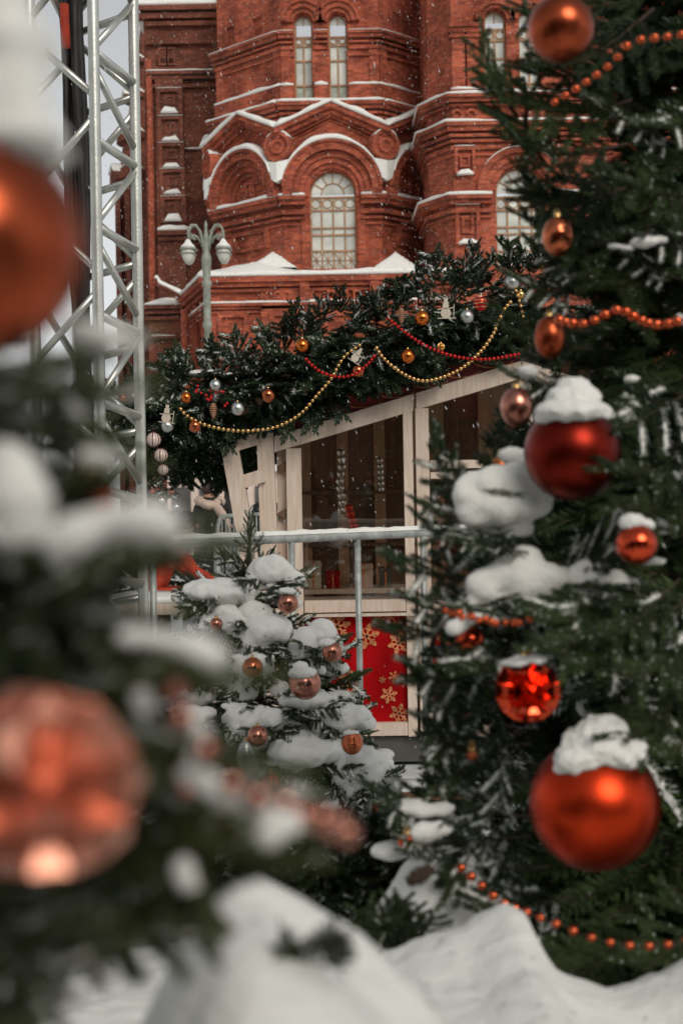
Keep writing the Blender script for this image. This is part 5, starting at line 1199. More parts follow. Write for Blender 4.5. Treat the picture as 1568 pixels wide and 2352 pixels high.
lb(0.518, [(40, 1130, 62, 95), (10, 1080, 60, 70), (70, 1190, 45, 55), (20, 1220, 70, 40)])
lb(0.577, [(230, 1050, 60, 20), (285, 1055, 35, 16)])
lb(0.503, [(310, 1195, 95, 40), (230, 1220, 75, 32), (390, 1215, 45, 34), (150, 1240, 60, 24)])
lb(0.518, [(380, 1465, 65, 15), (450, 1490, 60, 16), (495, 1520, 34, 14), (300, 1455, 45, 12)])
lb(0.548, [(420, 1640, 36, 36), (455, 1690, 34, 26), (440, 1740, 30, 22), (330, 1610, 26, 40)])
lb(0.548, [(430, 1780, 32, 22), (480, 1800, 40, 22), (540, 1830, 46, 26), (600, 1850, 40, 26), (650, 1880, 40, 36), (620, 1920, 36, 30)])
lb(0.577, [(420, 1990, 28, 40), (440, 2030, 26, 20)])
# ================================================================== snow bank in front of the trees
v, f = [], []
NXb, NYb = 210, 180
prof = [(-800, 2330), (200, 2330), (600, 2300), (700, 2275), (830, 2232), (880, 2190), (950, 2160), (1040, 2140), (1100, 2110), (1150, 2090), (1190, 2112), (1225, 2170), (1245, 2225), (1275, 2250), (1330, 2255), (1390, 2264), (1440, 2258), (1500, 2240), (1568, 2212), (1700, 2190), (2400, 2180)]
def pr(px):
    for (x0, y0), (x1, y1) in zip(prof[:-1], prof[1:]):
        if px <= x1: t = (px-x0)/(x1-x0); t = t*t*(3-2*t); return y0+(y1-y0)*t
    return prof[-1][1]
def bank(x, y):
    px = CX+F*x/1.95
    ze = at(px, pr(px), 1.95).z                              # crest height
    if y <= 1.95: z = ze-.035*(1.95-y)-.02*(1.95-y)**2
    else: z = ze-.30*(1-math.exp(-((y-1.95)/.22)**2))
    z = max(z, .55) if y > 1.95 else z
    # second crest behind, between the sprigs
    z += .24*math.exp(-((x-.165)/.13)**2-((y-2.42)/.16)**2)+.12*math.exp(-((x-.02)/.2)**2-((y-2.5)/.2)**2)
    # near mound at the left
    yf = (y-.97)/(.22 if y > .97 else .7); xf = (x+.075)/(.15 if x < -.075 else .21)
    z += .480*math.exp(-xf*xf-yf*yf) + .03*noise.noise(Vector((x*9+4, y*9, 7)))*math.exp(-yf*yf)
    z += .014*noise.noise(Vector((x*7, y*7, 0)))+.007*noise.noise(Vector((x*19, y*19, 3)))+.003*noise.noise(Vector((x*45, y*45, 8)))
    return z
for j in range(NYb+1):
    for i in range(NXb+1):
        x = -1.0+2.9*i/NXb; y = .55+2.6*j/NYb; z = bank(x, y)
        if i in (0, NXb) or j in (0, NYb): z = 0
        v.append((x, y, z))
for j in range(NYb):
    for i in range(NXb): p = j*(NXb+1)+i; f.append((p, p+1, p+NXb+2, p+NXb+1))
sb = MB().add(v, f).build('snow_bank', 'snow', None, smooth=True); tag(sb, 'deep soft snow bank along the foot of the trees', kind='structure')
rg = random.Random(15); v, f = [], []
for i in range(420):
    x, y = rg.uniform(-.25, 1.2), rg.uniform(.9, 2.3); z = bank(x, y)+.002; a = rg.uniform(0, pi); l = rg.uniform(.004, .011); b = len(v)
    dx, dy = cos(a)*l, sin(a)*l; w_ = .0009
    v += [(x-dx, y-dy, z), (x+dy/l*w_, y-dx/l*w_, z+.002), (x+dx, y+dy, bank(x+dx, y+dy)+.002), (x-dy/l*w_, y+dx/l*w_, z+.002)]; f.append((b, b+1, b+2, b+3))
fn = MB().add(v, f).build('fallen_needles', 'bark', None); tag(fn, 'brown fir needles scattered on the snow bank', kind='stuff')
# sprigs poking out of the bank
sp1 = thing('fir_sprig', 'dark fir sprig poking out of the snow bank below the pine cone', 'fir sprig', at(870, 2200, 2.1))
for tx, ty, w_ in ((830, 2090, 1), (865, 2080, 1), (905, 2075, 1), (945, 2090, 1), (985, 2092, 1), (830, 2140, 1), (850, 2170, 1), (920, 2130, 1), (890, 2120, 1), (815, 2200, 1)):
    spray_to(sp1, NEAR[(0, 3, 2)[tx % 3]], at(885+(tx-885)*.2, 2235, 2.12), at(tx, ty, 2.05), up=(0, -1, .4), wide=.9)
sp2 = thing('fir_sprig', 'blurred fir sprig lying on the near snow mound', 'fir sprig', at(700, 2180, .9))
for tx, ty in ((640, 2165), (660, 2185), (780, 2140), (790, 2168), (700, 2170), (740, 2150)):
    spray_to(sp2, NEAR[tx % 3], at(715+(tx-715)*.3, 2225, .88), at(tx, ty-2, .85), up=(0, -1, .5), wide=.8)
pc = thing('pine_cone', 'small dark pine cone lying on the snow slope', 'pine cone', at(965, 2012, 2.2))
T = Matrix.Translation(at(965, 2010, 2.2)) @ Matrix.Rotation(radians(62), 4, 'Y')
MB().lathe([(0, -.026), (.007, -.02), (.011, -.005), (.010, .008), (.006, .02), (0, .026)], 12, 0, T).build('core', 'bark', pc, smooth=True)
for k in range(44):
    t = k/43; a = k*2.4; r = .0115*sin(pi*(.12+.8*t)); zc = -.022+.044*t
    Ts = T @ Matrix.Translation((r*cos(a), r*sin(a), zc)) @ Matrix.Rotation(a, 4, 'Z') @ Matrix.Rotation(radians(50), 4, 'Y')
    MB().add([(0, -.003, 0), (.004, -.0035, .001), (.006, 0, .0015), (.004, .0035, .001), (0, .003, 0), (.003, 0, -.0015)], [(0, 1, 2, 3, 4), (1, 0, 5), (2, 1, 5), (3, 2, 5), (4, 3, 5), (0, 4, 5)], 0, Ts).build('scale', 'bark', pc)
# shrub of dark fir between the small tree and the bank
sh = thing('fir_shrub', 'low dark fir shrub with specks of snow below the small tree', 'shrub', (at(760, 2040, 2.9).x, 2.9, .5))
rg = random.Random(8)
for i in range(60):
    px, py = rg.uniform(640, 960), rg.uniform(1890, 2080); 
    if py < 1900+(px-640)*.0: continue
    b0 = at(px+rg.uniform(-30, 30), py+70, 3.0); spray_to(sh, rg.choice((NEAR[3], NEAR[4], NEAR[0], FROSTY[0])), b0, at(px, py, 2.85), up=(rg.uniform(-.6, .6), -1, .5), wide=1.3)
MB().tube([at(760, 2200, 2.95), at(765, 2000, 2.95)], .012, 6).build('stem', 'bark', sh)

# ================================================================== baubles and strings
_sph = {}
def sphere_mesh(mat, seg=32):
    key = (mat, seg)
    if key not in _sph:
        bm = bmesh.new(); bmesh.ops.create_uvsphere(bm, u_segments=seg, v_segments=seg//2, radius=1); me = bpy.data.meshes.new('globe'); bm.to_mesh(me); bm.free()
        me.materials.append(M[mat]); me.polygons.foreach_set('use_smooth', [True]*len(me.polygons)); _sph[key] = me
    return _sph[key]
def facet_mesh(mat, n=7):
    key = (mat, 'facet', n)
    if key not in _sph:
        bm = bmesh.new(); bmesh.ops.create_uvsphere(bm, u_segments=n*2, v_segments=n, radius=1)
        # diamond-cut pattern: poke each face inwards
        r = bmesh.ops.poke(bm, faces=bm.faces[:], offset=0)
        for v_ in r['verts']: v_.co *= .70
        me = bpy.data.meshes.new('globe'); bm.to_mesh(me); bm.free(); me.materials.append(M[mat]); _sph[key] = me
    return _sph[key]
def gem_mesh(mat):
    key = (mat, 'gem')
    if key not in _sph:
        bm = bmesh.new(); bmesh.ops.create_uvsphere(bm, u_segments=9, v_segments=5, radius=1); rq = random.Random(2)
        r = bmesh.ops.poke(bm, faces=bm.faces[:], offset=0)
        for v_ in r['verts']: v_.co *= rq.choice((.40, .55, 1.15))
        me = bpy.data.meshes.new('globe'); bm.to_mesh(me); bm.free(); me.materials.append(M[mat]); _sph[key] = me
    return _sph[key]
def ribbed_mesh(mat, n=12):
    key = (mat, 'rib', n)
    if key not in _sph:
        mb = MB(); pr_ = [(sin(pi*i/44)*(1+.05*sin(i*2.2)), cos(pi*i/44)) for i in range(45)]
        mb.lathe(pr_, 28); _sph[key] = mb.mesh('globe', mat, True)
    return _sph[key]
def bauble(label, px, py, Y, r, mat, kind='round', cap=True, snow=None, name='bauble', group=None, sxz=(1, 1), tilt=0, top=True):
    """r in picture units. parts: globe, cap, hanging_loop, snow_cap"""
    c = at(px, py, Y); R_ = r*unit(Y)
    root = thing(name, label, 'bauble', c, group)
    me = {'round': sphere_mesh, 'facet': facet_mesh, 'rib': ribbed_mesh, 'gem': gem_mesh}[kind](mat)
    Mx = Matrix.Translation(c) @ Matrix.Rotation(tilt, 4, 'Y') @ Matrix.Rotation(random.uniform(0, 6), 4, 'Z') @ Matrix.Diagonal((R_*sxz[0], R_*sxz[0], R_*sxz[1], 1))
    put('globe', me, Mx, root)
    if cap:
        T = Matrix.Translation(c) @ Matrix.Rotation(tilt, 4, 'Y') @ Matrix.Translation((0, 0, R_*sxz[1]*.97))
        k = max(.16*R_, .006)
        MB().lathe([(0, k*1.1), (k*.9, k*1.1), (k, k), (k*1.05, 0), (k*1.15, -k*.2), (0, -k*.2)], 12, 0, T).build('cap', 'gold', root, auto=40)
        MB().tube([T @ Vector((k*.6*cos(a), 0, k*1.5+k*.7*sin(a))) for a in [2*pi*j/10 for j in range(11)]], k*.12, 5).build('hanging_loop', 'gold', root)
    if snow:
        u = unit(Y); B = [(at(q[0], q[1], Y+(q[4] if len(q) > 4 else 0)), (q[2]*u, q[2]*u*.85, q[3]*u)) for q in snow]
        vx = max(.003, R_*.045); snowblob('snow_cap', B, root, voxel=vx*.8, disp=vx*3.4, smooth=2)
    return root
G1 = 'baubles on the tall fir'
bauble('largest matte orange-red bauble, snow-capped, low on the tall fir', 1364, 1848, 2.18, 150, 'red', snow=[(1372, 1712, 88, 50, -.035), (1325, 1742, 58, 34, -.05), (1425, 1730, 66, 40, -.045), (1380, 1680, 62, 38, -.03), (1300, 1760, 28, 20, -.05)], group=G1)
bauble('dark matte red bauble under a tall cap of snow on the fir', 1313, 1040, 2.25, 111, 'red_deep', snow=[(1310, 945, 86, 30, -.03), (1315, 915, 66, 34, 0), (1318, 890, 42, 26, 0), (1270, 955, 42, 22, -.03), (1360, 950, 44, 22, -.02), (1245, 960, 22, 16, -.02), (1390, 955, 18, 12, -.01)], group=G1)
bauble('blurred copper bauble at the very top of the picture', 1287, 66, 2.05, 76, 'copper', group=G1)
bauble('mirror copper bauble beside the arched window, on the fir edge', 1280, 543, 2.45, 36, 'copper_shiny', sxz=(1, 1.3), group=G1)
bauble('pale rose-gold bauble hanging against the stall window', 1186, 935, 2.45, 38, 'rose', sxz=(1, 1.22), group=G1)
bauble('matte orange bauble half hidden where garland meets fir', 1262, 775, 2.5, 36, 'copper', sxz=(1, 1.4), group=G1)
bauble('mirror red bauble under a snow hood at mid height', 1461, 1250, 2.1, 48, 'red_shiny', snow=[(1450, 1200, 34, 22, 0), (1480, 1205, 26, 14, .0)], group=G1)
bauble('diamond-cut red glass bauble dusted with snow', 1211, 1583, 2.15, 76, 'red_shiny', kind='facet', snow=[(1185, 1522, 38, 12, -.01), (1225, 1516, 34, 12, -.01), (1205, 1512, 28, 10, 0)], group=G1)
bauble('small dark red bauble hidden under the red bead strand', 1078, 1470, 2.3, 34, 'red_shiny', group=G1)
bauble('red bauble mostly buried in snow by the snow slope', 935, 1932, 2.3, 22, 'red_shiny', group=G1)
bauble('tiny copper bauble on the frosted lower fir edge', 1083, 1735, 2.35, 14, 'copper_shiny', group=G1)
bauble('small red bauble tucked in frosted twigs beside the red panel', 1030, 1528, 2.4, 14, 'red_shiny', group=G1)
bauble('small purple-brown bauble in needles at the rail end', 1030, 1255, 2.42, 22, 'red_deep', group=G1)
bauble('orange bauble peeping below the snow clump by the stall', 1150, 1070, 2.5, 22, 'orange', group=G1)
# gold foil bow
bow = thing('gold_bow', 'crumpled gold foil bow below the dark red bauble', 'bow', at(1430, 1125, 2.15))
for k, (dx, dz, a) in enumerate(((-.03, .0, 20), (.028, .01, -25), (-.012, -.024, 65), (.02, -.03, -70))):
    c = at(1432, 1128, 2.15)+Vector((dx, 0, dz)); T = Matrix.Translation(c) @ Matrix.Rotation(radians(a), 4, 'Y')
    v, f = [], []
    for i in range(7):
        for j in range(4):
            v.append((-.03+.01*i, -.012+.014*sin(i*.9+j)+.004*j, (-.014+.0095*j)*(1-.5*abs(i-3)/3)))
    for i in range(6):
        for j in range(3): p = i*4+j; f.append((p, p+1, p+5, p+4))
    MB().add(v, f).build('loop', 'gold_foil', bow, smooth=True)
def strand(label, pts, n, r, mat, Y=None, name='bead_garland', group=None, string='bark', jit=0.0, rr=None):
    """string of beads through picture points (px,py,Y); r in picture units"""
    P = [at(*p) for p in pts]; L_ = [0]
    # Catmull-Rom
    Q = []
    for i in range(len(P)-1):
        p0, p1_, p2_, p3_ = P[max(0, i-1)], P[i], P[i+1], P[min(len(P)-1, i+2)]
        for k in range(10):
            t = k/10; Q.append(.5*((2*p1_)+(-p0+p2_)*t+(2*p0-5*p1_+4*p2_-p3_)*t*t+(-p0+3*p1_-3*p2_+p3_)*t**3))
    Q.append(P[-1])
    for a, b in zip(Q[:-1], Q[1:]): L_.append(L_[-1]+(b-a).length)
    root = thing(name, label, 'bead garland', Q[len(Q)//2], group)
    MB().tube(Q[::2]+([Q[-1]] if len(Q) % 2 == 0 else []), max(.0007, r*unit(pts[0][2])*.1), 5).build('string', string, root)
    me = sphere_mesh(mat, 16); j = 0
    for k in range(n):
        s = L_[-1]*(k+.5)/n
        while j < len(Q)-2 and L_[j+1] < s: j += 1
        t = (s-L_[j])/max(1e-6, L_[j+1]-L_[j]); c = Q[j].lerp(Q[j+1], t); R_ = r*c.y/F*random.uniform(.94, 1.06)
        c += Vector((random.uniform(-1, 1), random.uniform(-1, 1), random.uniform(-1, 1)))*R_*jit
        put('bead', me, Matrix.Translation(c) @ Matrix.Diagonal((R_, R_, R_, 1)), root)
    return root
strand('copper bead string sweeping up the dark upper fir', [(1262, 242, 2.45), (1320, 206, 2.4), (1375, 168, 2.35), (1412, 138, 2.32), (1430, 112, 2.3), (1467, 92, 2.28), (1516, 86, 2.25), (1565, 80, 2.22), (1620, 72, 2.22)], 13, 10.5, 'beadcopper')
strand('red bead string in two sags beside the stall roof', [(1278, 733, 2.4), (1310, 742, 2.36), (1350, 742, 2.34), (1390, 722, 2.34), (1425, 712, 2.34), (1460, 730, 2.36), (1500, 745, 2.32), (1540, 742, 2.3), (1568, 733, 2.28), (1620, 715, 2.28)], 16, 13, 'beadcopper')
strand('twisted strand of red beads under the snow clump', [(1022, 1400, 2.32), (1060, 1412, 2.25), (1110, 1425, 2.2), (1160, 1430, 2.18), (1190, 1428, 2.17), (1222, 1420, 2.17)], 17, 9.5, 'beadcopper', jit=.5)
strand('long copper bead string hanging along the snow bank edge', [(1048, 1983, 2.25), (1100, 2028, 2.2), (1150, 2070, 2.16), (1215, 2098, 2.1), (1290, 2127, 2.06), (1363, 2155, 2.04), (1450, 2172, 2.02), (1540, 2168, 2.02), (1640, 2140, 2.02)], 17, 11, 'beadcopper')
# small tree baubles
G2 = 'baubles on the small fir'
def ZS(py): return 5.1-RS(at(600, py, 5).z)*.95
bauble('rose copper bauble near the top of the small tree, snow above', 661, 1385, 4.88, 24, 'rose', snow=[(660, 1358, 20, 9, 0)], group=G2)
bauble('matte copper bauble under snow in the middle of the small tree', 700, 1570, 4.62, 37, 'rose', snow=[(695, 1545, 34, 14, -.02), (690, 1530, 18, 12, 0)], group=G2)
bauble('rose bauble on the small tree edge against the red panel', 762, 1497, 4.75, 24, 'rose', group=G2, snow=[(752, 1477, 20, 12, 0)])
bauble('ribbed dark copper bauble at the right edge of the small tree', 808, 1706, 4.6, 25, 'copper_shiny', kind='rib', sxz=(1, 1.1), group=G2, snow=[(806, 1684, 18, 8, 0)])
bauble('mirror copper bauble peeping from snow on the small tree', 580, 1533, 4.66, 24, 'copper_shiny', group=G2)
bauble('ribbed red bauble low on the small tree', 623, 1795, 4.56, 21, 'red_shiny', kind='rib', group=G2)
bauble('white ribbed drop bauble low on the small tree', 566, 1742, 4.56, 22, 'silver', kind='rib', sxz=(1, 1.9), group=G2)
bauble('pale copper bauble under snow beside the white ribbed one', 592, 1690, 4.58, 24, 'rose', group=G2)
bauble('small copper bauble at the left edge of the small tree', 497, 1433, 4.8, 15, 'rose', group=G2)
bauble('orange-red bauble at the foot of the small tree', 860, 1855, 4.5, 9, 'red_shiny', group=G2)
# stall garland baubles
G3 = 'baubles on the stall garland'; YG = YS-.47
for lab, px, py, r, mt, kd in (
    ('silver bauble above the middle of the garland left end', 495, 885, 14, 'silver', 'round'), ('silver bauble just over the gold bead string', 546, 938, 16, 'silver', 'round'), ('silver bauble above the striped hanging balls', 385, 978, 15, 'silver', 'round'),
    ('silver bauble right of the wooden snowman on the garland', 1072, 727, 16, 'silver', 'round'), ('large silver bauble near the top end of the garland', 1176, 648, 18, 'silver', 'round'),
    ('orange bauble alone high in the middle of the garland', 694, 794, 17, 'orange', 'round'), ('copper orange bauble left of the sloping window beam', 616, 908, 17, 'copper_shiny', 'round'), ('orange bauble hanging on the start of the gold beads', 448, 979, 15, 'copper_shiny', 'round'),
    ('orange bauble under a snowy twig at the garland left end', 428, 913, 13, 'orange', 'round'), ('orange bauble between pine cone and snowman ornament', 969, 731, 18, 'orange', 'round'), ('orange bauble over the dark red fascia', 936, 818, 17, 'orange', 'round'),
    ('copper bauble behind the red bead string', 822, 852, 15, 'copper_shiny', 'round'), ('small gold bauble by the top end silver bauble', 1195, 677, 10, 'gold', 'round'), ('red bauble with gold stripes on the garland', 1103, 698, 17, 'redbead', 'round'),
    ('tiny gold bauble on the red bead string', 1012, 797, 9, 'gold', 'facet'), ('orange bauble glimpsed between the truss chords', 283, 914, 9, 'orange', 'round')):
    o = bauble(lab, px, py, YG, r, mt, kind=kd, group=G3)
    if 'stripes' in lab:
        c = at(px, py, YG); R_ = r*unit(YG)
        for k in (-.45, .0, .45):
            rr = sqrt(1-k*k)*R_; MB().lathe([(rr*1.005, -R_*.07), (rr*1.02, 0), (rr*1.005, R_*.07)], 24, 0, Matrix.Translation(c+Vector((0, 0, k*R_)))).build('stripe', 'gold', o, smooth=True)
def cone_orn(label, px, py, Y, h):
    c = at(px, py, Y); root = thing('cone_ornament', label, 'ornament', c, 'cone ornaments on the garland'); s = h*unit(Y)
    mb = MB()
    for i in range(7):
        z = s*(.45-.14*i); r = s*.30*sin(pi*(.25+.65*i/6)); mb.lathe([(r*.55, z+.09*s), (r, z), (r*.6, z-.05*s)], 14, 0, Matrix.Translation(c))
    mb.build('scales', 'cone', root, smooth=True)
    MB().lathe([(0, s*.5), (s*.1, s*.45), (s*.17, s*.2), (s*.17, -s*.2), (s*.08, -s*.45), (0, -s*.5)], 12, 0, Matrix.Translation(c)).build('core', 'cone', root, smooth=True)
    MB().tube([c+Vector((0, 0, s*.5)), c+Vector((0, .03, s*.75))], .0015, 5).build('thread', 'gold', root)
cone_orn('copper cone ornament left of an orange bauble on the garland', 921, 727, YG, 34); cone_orn('copper cone ornament over the gold beads at left', 490, 945, YG, 34)
def snowman(label, px, py, Y, h, tilt=0):
    c = at(px, py, Y); s = h*unit(Y); root = thing('snowman_ornament', label, 'ornament', c, 'flat wooden ornaments on the garland')
    T = Matrix.Translation(c) @ Matrix.Rotation(tilt, 4, 'Y')
    def disc(x, z, r, nm): MB().panel([(x+r*cos(2*pi*k/18), z+r*sin(2*pi*k/18)) for k in range(18)], [], -.004, .004, T).build(nm, 'palewood', root)
    disc(0, -.22*s, .23*s, 'lower_body'); disc(.0, .10*s, .14*s, 'head')
    MB().panel([(-.13*s, .20*s), (.15*s, .22*s), (.14*s, .27*s), (.09*s, .27*s), (.08*s, .45*s), (-.08*s, .44*s), (-.07*s, .26*s), (-.13*s, .25*s)], [], -.0035, .0045, T).build('hat', 'palewood', root)
    MB().panel([(-.36*s, -.46*s), (.42*s, -.46*s), (.46*s, -.42*s), (-.36*s, -.42*s)], [], -.0045, .0035, T).build('ski', 'palewood', root)
    MB().panel([(-.34*s, -.03*s), (-.12*s, -.0*s), (-.12*s, -.04*s), (-.34*s, -.07*s)], [], -.003, .003, T).build('arm', 'palewood', root)
    MB().panel([(.12*s, -.0*s), (.36*s, .06*s), (.36*s, .02*s), (.12*s, -.05*s)], [], -.003, .003, T).build('arm', 'palewood', root)
    MB().panel([(.33*s, -.40*s), (.36*s, -.40*s), (.38*s, .16*s), (.35*s, .16*s)], [], -.006, -.0035, T).build('ski_pole', 'palewood', root)
snowman('flat pale wooden snowman on skis beside the red striped bauble', 1023, 708, YG-.03, 52); snowman('flat pale wooden snowman at the garland left end', 383, 950, YG-.03, 46, .12); snowman('flat wooden skier tilted among the gold beads', 820, 815, YG-.03, 40, .6)
# striped hanging balls
hs_ = thing('striped_pendant', 'pendant of three cream balls with dark red stripes hanging from garland', 'ornament', at(365, 1045, YG))
for px, py, r in ((350, 1010, 17), (367, 1046, 16), (372, 1079, 12.5)):
    c = at(px-3+6, py, YG); R_ = r*unit(YG); g_ = put('ball', sphere_mesh('stripe_white'), Matrix.Translation(c) @ Matrix.Diagonal((R_, R_, R_, 1)), hs_)
    for k in range(7):
        a = pi*k/7+.2; pts = [c+Vector((cos(a)*sin(t)*R_*1.01, sin(a)*sin(t)*R_*1.01, cos(t)*R_*1.01)) for t in [2*pi*j/24 for j in range(25)]]
        MB().tube(pts, R_*(.07 if k % 2 else .03), 5, cap=False).build('stripe', 'stripe_dark', hs_)
MB().tube([at(352, 985, YG), at(353, 1010, YG), at(370, 1046, YG), at(375, 1080, YG)], .0025, 5).build('thread', 'stripe_dark', hs_)
# red berry clusters
for lab, px, py in (('cluster of red berries beside a silver bauble on the garland', 465, 902), ('loose spray of red berries deep in the garland', 505, 915)):
    bc = thing('berry_cluster', lab, 'berries', at(px, py, YG+.02), 'red berries on the garland')
    for k in range(9):
        c = at(px+random.uniform(-20, 20), py+random.uniform(-18, 18), YG+random.uniform(-.02, .04)); R_ = 3.6*unit(YG)
        put('berry', sphere_mesh('redbead', 16), Matrix.Translation(c) @ Matrix.Diagonal((R_, R_, R_, 1)), bc)
        MB().tube([at(px, py, YG+.06), c], .0012, 4).build('stem', 'bark', bc)
strand('gold bead string sagging over the timber posts', [(412, 935, YG), (430, 955, YG), (470, 975, YG-.02), (530, 988, YG-.03), (590, 988, YG-.03), (640, 978, YG-.03), (690, 950, YG-.02), (730, 905, YG-.02), (760, 870, YG), (790, 820, YG), (830, 790, YG)], 46, 4.6, 'gold', string='gold')
strand('gold bead string sagging in front of the dark red fascia', [(862, 795, YG), (880, 822, YG), (920, 855, YG-.02), (965, 874, YG-.03), (1010, 868, YG-.03), (1060, 845, YG-.03), (1100, 810, YG-.02), (1130, 770, YG-.02), (1155, 715, YG), (1175, 690, YG)], 42, 4.8, 'gold', string='gold')
strand('gold bead string dropping from the large silver bauble', [(1182, 662, YG-.02), (1192, 690, YG-.03), (1199, 720, YG-.02), (1204, 745, YG)], 7, 4.2, 'gold', string='gold')
strand('red bead string sagging along the sloping head beam', [(888, 728, YG), (920, 755, YG), (950, 778, YG-.02), (985, 798, YG-.03), (1030, 815, YG-.04), (1080, 824, YG-.04), (1130, 824, YG-.04), (1195, 812, YG-.02)], 34, 4.3, 'redbead')
strand('red bead string rising to the gold beads', [(700, 822, YG), (720, 842, YG-.02), (745, 858, YG-.03), (785, 866, YG-.04), (820, 856, YG-.04), (845, 835, YG-.02), (862, 815, YG)], 20, 4.3, 'redbead')
strand('chain of pale baubles hanging inside the stall window', [(782, 1030, YS+.7), (785, 1070, YS+.68), (780, 1110, YS+.7), (786, 1150, YS+.7), (783, 1180, YS+.7)], 9, 9, 'silver', name='bauble_chain')
strand('short chain of red baubles inside the stall window', [(800, 1160, YS+.9), (806, 1185, YS+.9), (815, 1215, YS+.9)], 4, 10, 'redbead', name='bauble_chain')
strand('short chain of silver baubles inside the stall at the window centre', [(872, 1050, YS+.9), (874, 1090, YS+.9), (876, 1130, YS+.9)], 6, 7, 'silver', name='bauble_chain')
# left tree baubles
G4 = 'baubles on the near fir'
bauble('huge blurred orange bauble under snow at the picture edge', -60, 565, .50, 255, 'copper', snow=[(-20, 325, 150, 60, 0), (0, 240, 135, 130, 0), (10, 120, 115, 130, 0), (-20, 10, 100, 120, 0), (60, 315, 90, 50, -.01), (110, 360, 55, 36, 0)], group=G4)
bauble('blurred diamond-cut rose-gold bauble low at the picture edge', 105, 1800, .49, 218, 'rose_pale', kind='gem', cap=False, group=G4)
bauble('blurred copper bauble behind the near snow clump', 205, 1140, .70, 60, 'copper', group=G4)
bauble('blurred rose bauble below the near copper strand', 525, 1915, 1.0, 30, 'rose', group=G4)
strand('blurred copper bead strand along the near snowy branch', [(385, 1560, .55), (420, 1640, .53), (470, 1740, .53), (540, 1810, .53), (640, 1850, .55), (740, 1885, .58), (800, 1905, .63)], 11, 30, 'rose', jit=.3)
strand('blurred copper bead strand behind the near twigs', [(230, 1560, .62), (300, 1600, .61), (360, 1690, .61), (400, 1760, .61), (430, 1830, .62)], 10, 18, 'beadcopper')
# ================================================================== decorated tree far behind the barrier
ft0 = at(375, 1300, 15.5); ft0.z = 0
ft = thing('distant_fir_tree', 'distant decorated fir tree with pale baubles under the striped pendant', 'tree', ft0)
MB().tube([ft0, ft0+Vector((0, 0, 2.0))], [.08, .01], 8).build('trunk', 'bark', ft)
rg = random.Random(4)
for i in range(70):
    z = .3+1.5*rg.random(); a = rg.uniform(0, 2*pi); R0 = .55*(1-z/2.05)+.08
    spray_to(ft, rg.choice(FAR[2:4]), ft0+Vector((0, 0, z+.1)), ft0+Vector((cos(a)*R0, sin(a)*R0, z)), wide=1.3)
for i, (px, py, r) in enumerate(((393, 1130, 8), (355, 1160, 9), (372, 1150, 7), (405, 1165, 8), (350, 1130, 6), (410, 1190, 8))):
    bauble(('pale pink bauble high on the distant tree', 'dark blue-grey bauble on the distant tree edge', 'small cream bauble in the middle of the distant tree', 'silver bauble at the distant tree right edge', 'tiny copper bauble on the distant tree', 'lowest silver bauble on the distant tree')[i],
        px, py, 14.95, r, ('rose', 'plinth', 'silver', 'silver', 'copper', 'silver')[i], group='baubles on the distant tree')
# ================================================================== background beyond the square seen under the porch
bb0 = at(450, 1100, 30.0)
bh = thing('pale_kiosk', 'pale low kiosk across the square seen under the stall porch', 'kiosk', (bb0.x, 30, 0))
x0, x1 = at(385, 1150, 30).x, at(640, 1150, 30).x; zk = at(450, 1086, 30).z
MB().box(x0, x1, 30, 33, 0, zk).build('wall', 'stripe_white', bh)
MB().box(x0-.15, x1+.15, 29.8, 33.2, zk, zk+.14).build('roof', 'snow', bh)
for k in range(4):
    xx = x0+(x1-x0)*(k+.5)/4; wn = MB().box(xx-.2, xx+.2, 29.95, 30.01, .8, zk-.3).build('window', 'plinth', bh)
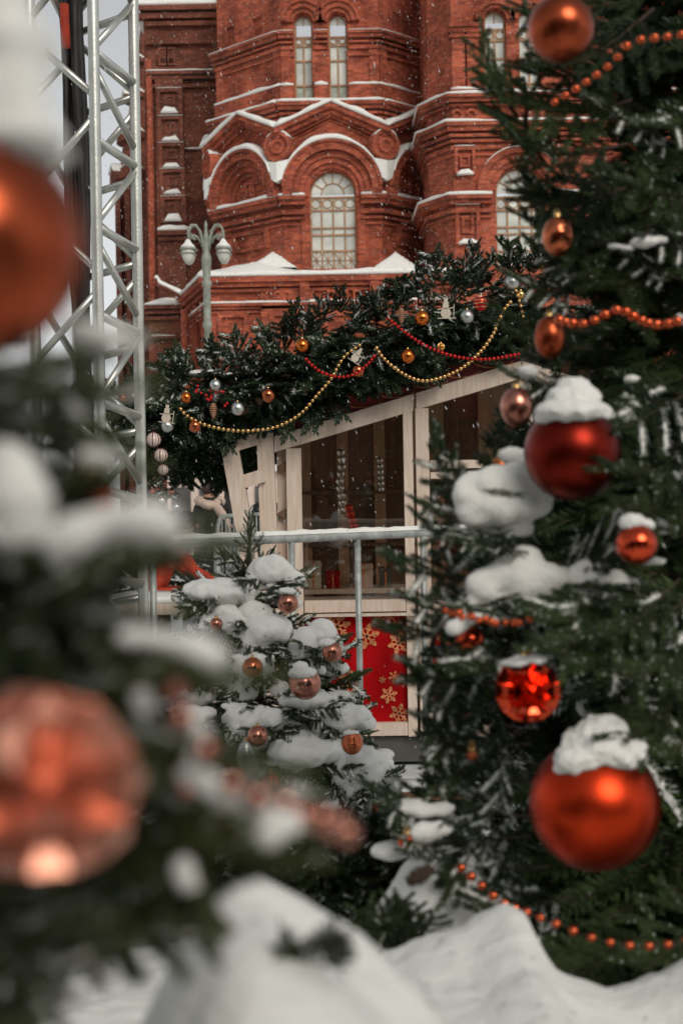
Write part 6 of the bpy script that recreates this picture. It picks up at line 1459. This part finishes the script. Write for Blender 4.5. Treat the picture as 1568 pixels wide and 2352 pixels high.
# ================================================================== the place behind the camera (it shows in the baubles and glass)
rg = random.Random(77)
hb_ = thing('arcade_building', 'long grey stone arcade closing the square behind the viewer', 'building', (0, -26, 0))
MB().box(-45, 45, -36, -26, 0, 13).build('wall', 'plinth', hb_); MB().box(-46, 46, -37, -25.5, 13, 13.6).build('roof', 'snow', hb_)
for k in range(16):
    xx = -42+k*5.6; MB().panel(arch_poly(xx, 1, 6, 1.3), [], -25.97, -25.9).build('window', 'pane', hb_); MB().panel(arch_poly(xx, 8, 10.4, .8), [], -25.97, -25.9).build('window', 'pane', hb_)
ds = thing('market_stall', 'long dark market stall with red tent roof behind the viewer', 'market stall', (-2, -5, 0))
MB().box(-9, 2.4, -7, -5, 0, 2.6).build('wall', 'wood_dark', ds)
for k in range(4):
    xa = -9+2.85*k; MB().add([(xa, -4.6, 2.6), (xa+2.85, -4.6, 2.6), (xa+2.85, -7.4, 2.6), (xa, -7.4, 2.6), (xa+1.42, -6, 4.6)], [(0, 1, 4), (1, 2, 4), (2, 3, 4), (3, 0, 4), (3, 2, 1, 0)]).build('tent_roof', 'fascia', ds)
for n_, (fx, fy, hh) in enumerate(((-2.1, -1.2, 3.3), (3.6, -2.4, 2.8), (-3.6, .4, 3.0))):
    bt = thing('fir_tree', ('dark fir tree standing behind the viewer, nearest one', 'shorter dark fir tree standing behind the viewer', 'dark fir tree beside the viewer, outside the frame')[n_], 'tree', (fx, fy, 0), 'firs around the viewer')
    MB().tube([(fx, fy, 0), (fx, fy, hh)], [.07, .01], 8).build('trunk', 'bark', bt)
    for i in range(46):
        z = .3+(hh-.4)*i/46; a = i*2.4; R0 = .95*(1-z/hh)+.12
        spray_to(bt, NEAR[i % 2], (fx, fy, z+.12), (fx+cos(a)*R0, fy+sin(a)*R0, z), wide=1.6)
# ================================================================== falling snow
rg = random.Random(99); v, f = [], []
fall = Vector((.30, 0, -1)).normalized(); sidev = Vector((1, 0, .30)).normalized()
for i in range(34000):
    y = 4.0+41*rg.random()**.8; x = rg.uniform(-.30, .30)*y*1.15; z = 1.55+rg.uniform(-.36, .40)*y
    if z < .05: continue
    w_ = rg.uniform(.0014, .0040)*(1 if y < 10 else 1+(y-10)*.028); l = w_*rg.uniform(1.4, 3.2); c = Vector((x, y, z)); b = len(v)
    dd = (fall+Vector((rg.uniform(-.2, .2), rg.uniform(-.3, .3), rg.uniform(-.1, .1)))).normalized(); s1 = dd.orthogonal().normalized(); s2 = dd.cross(s1)
    v += [c+dd*l, c-dd*l, c+s1*w_, c-s1*w_, c+s2*w_, c-s2*w_]
    f += [(b, b+2, b+4), (b, b+4, b+3), (b, b+3, b+5), (b, b+5, b+2), (b+1, b+4, b+2), (b+1, b+3, b+4), (b+1, b+5, b+3), (b+1, b+2, b+5)]
fs_ = MB().add(v, f); me = bpy.data.meshes.new('falling_snow'); me.from_pydata(fs_.v, [], fs_.f); me.materials.append(M['flake'])
o = put('falling_snow', me, Matrix.Identity(4), None); tag(o, 'snowflakes falling through the air', kind='stuff')
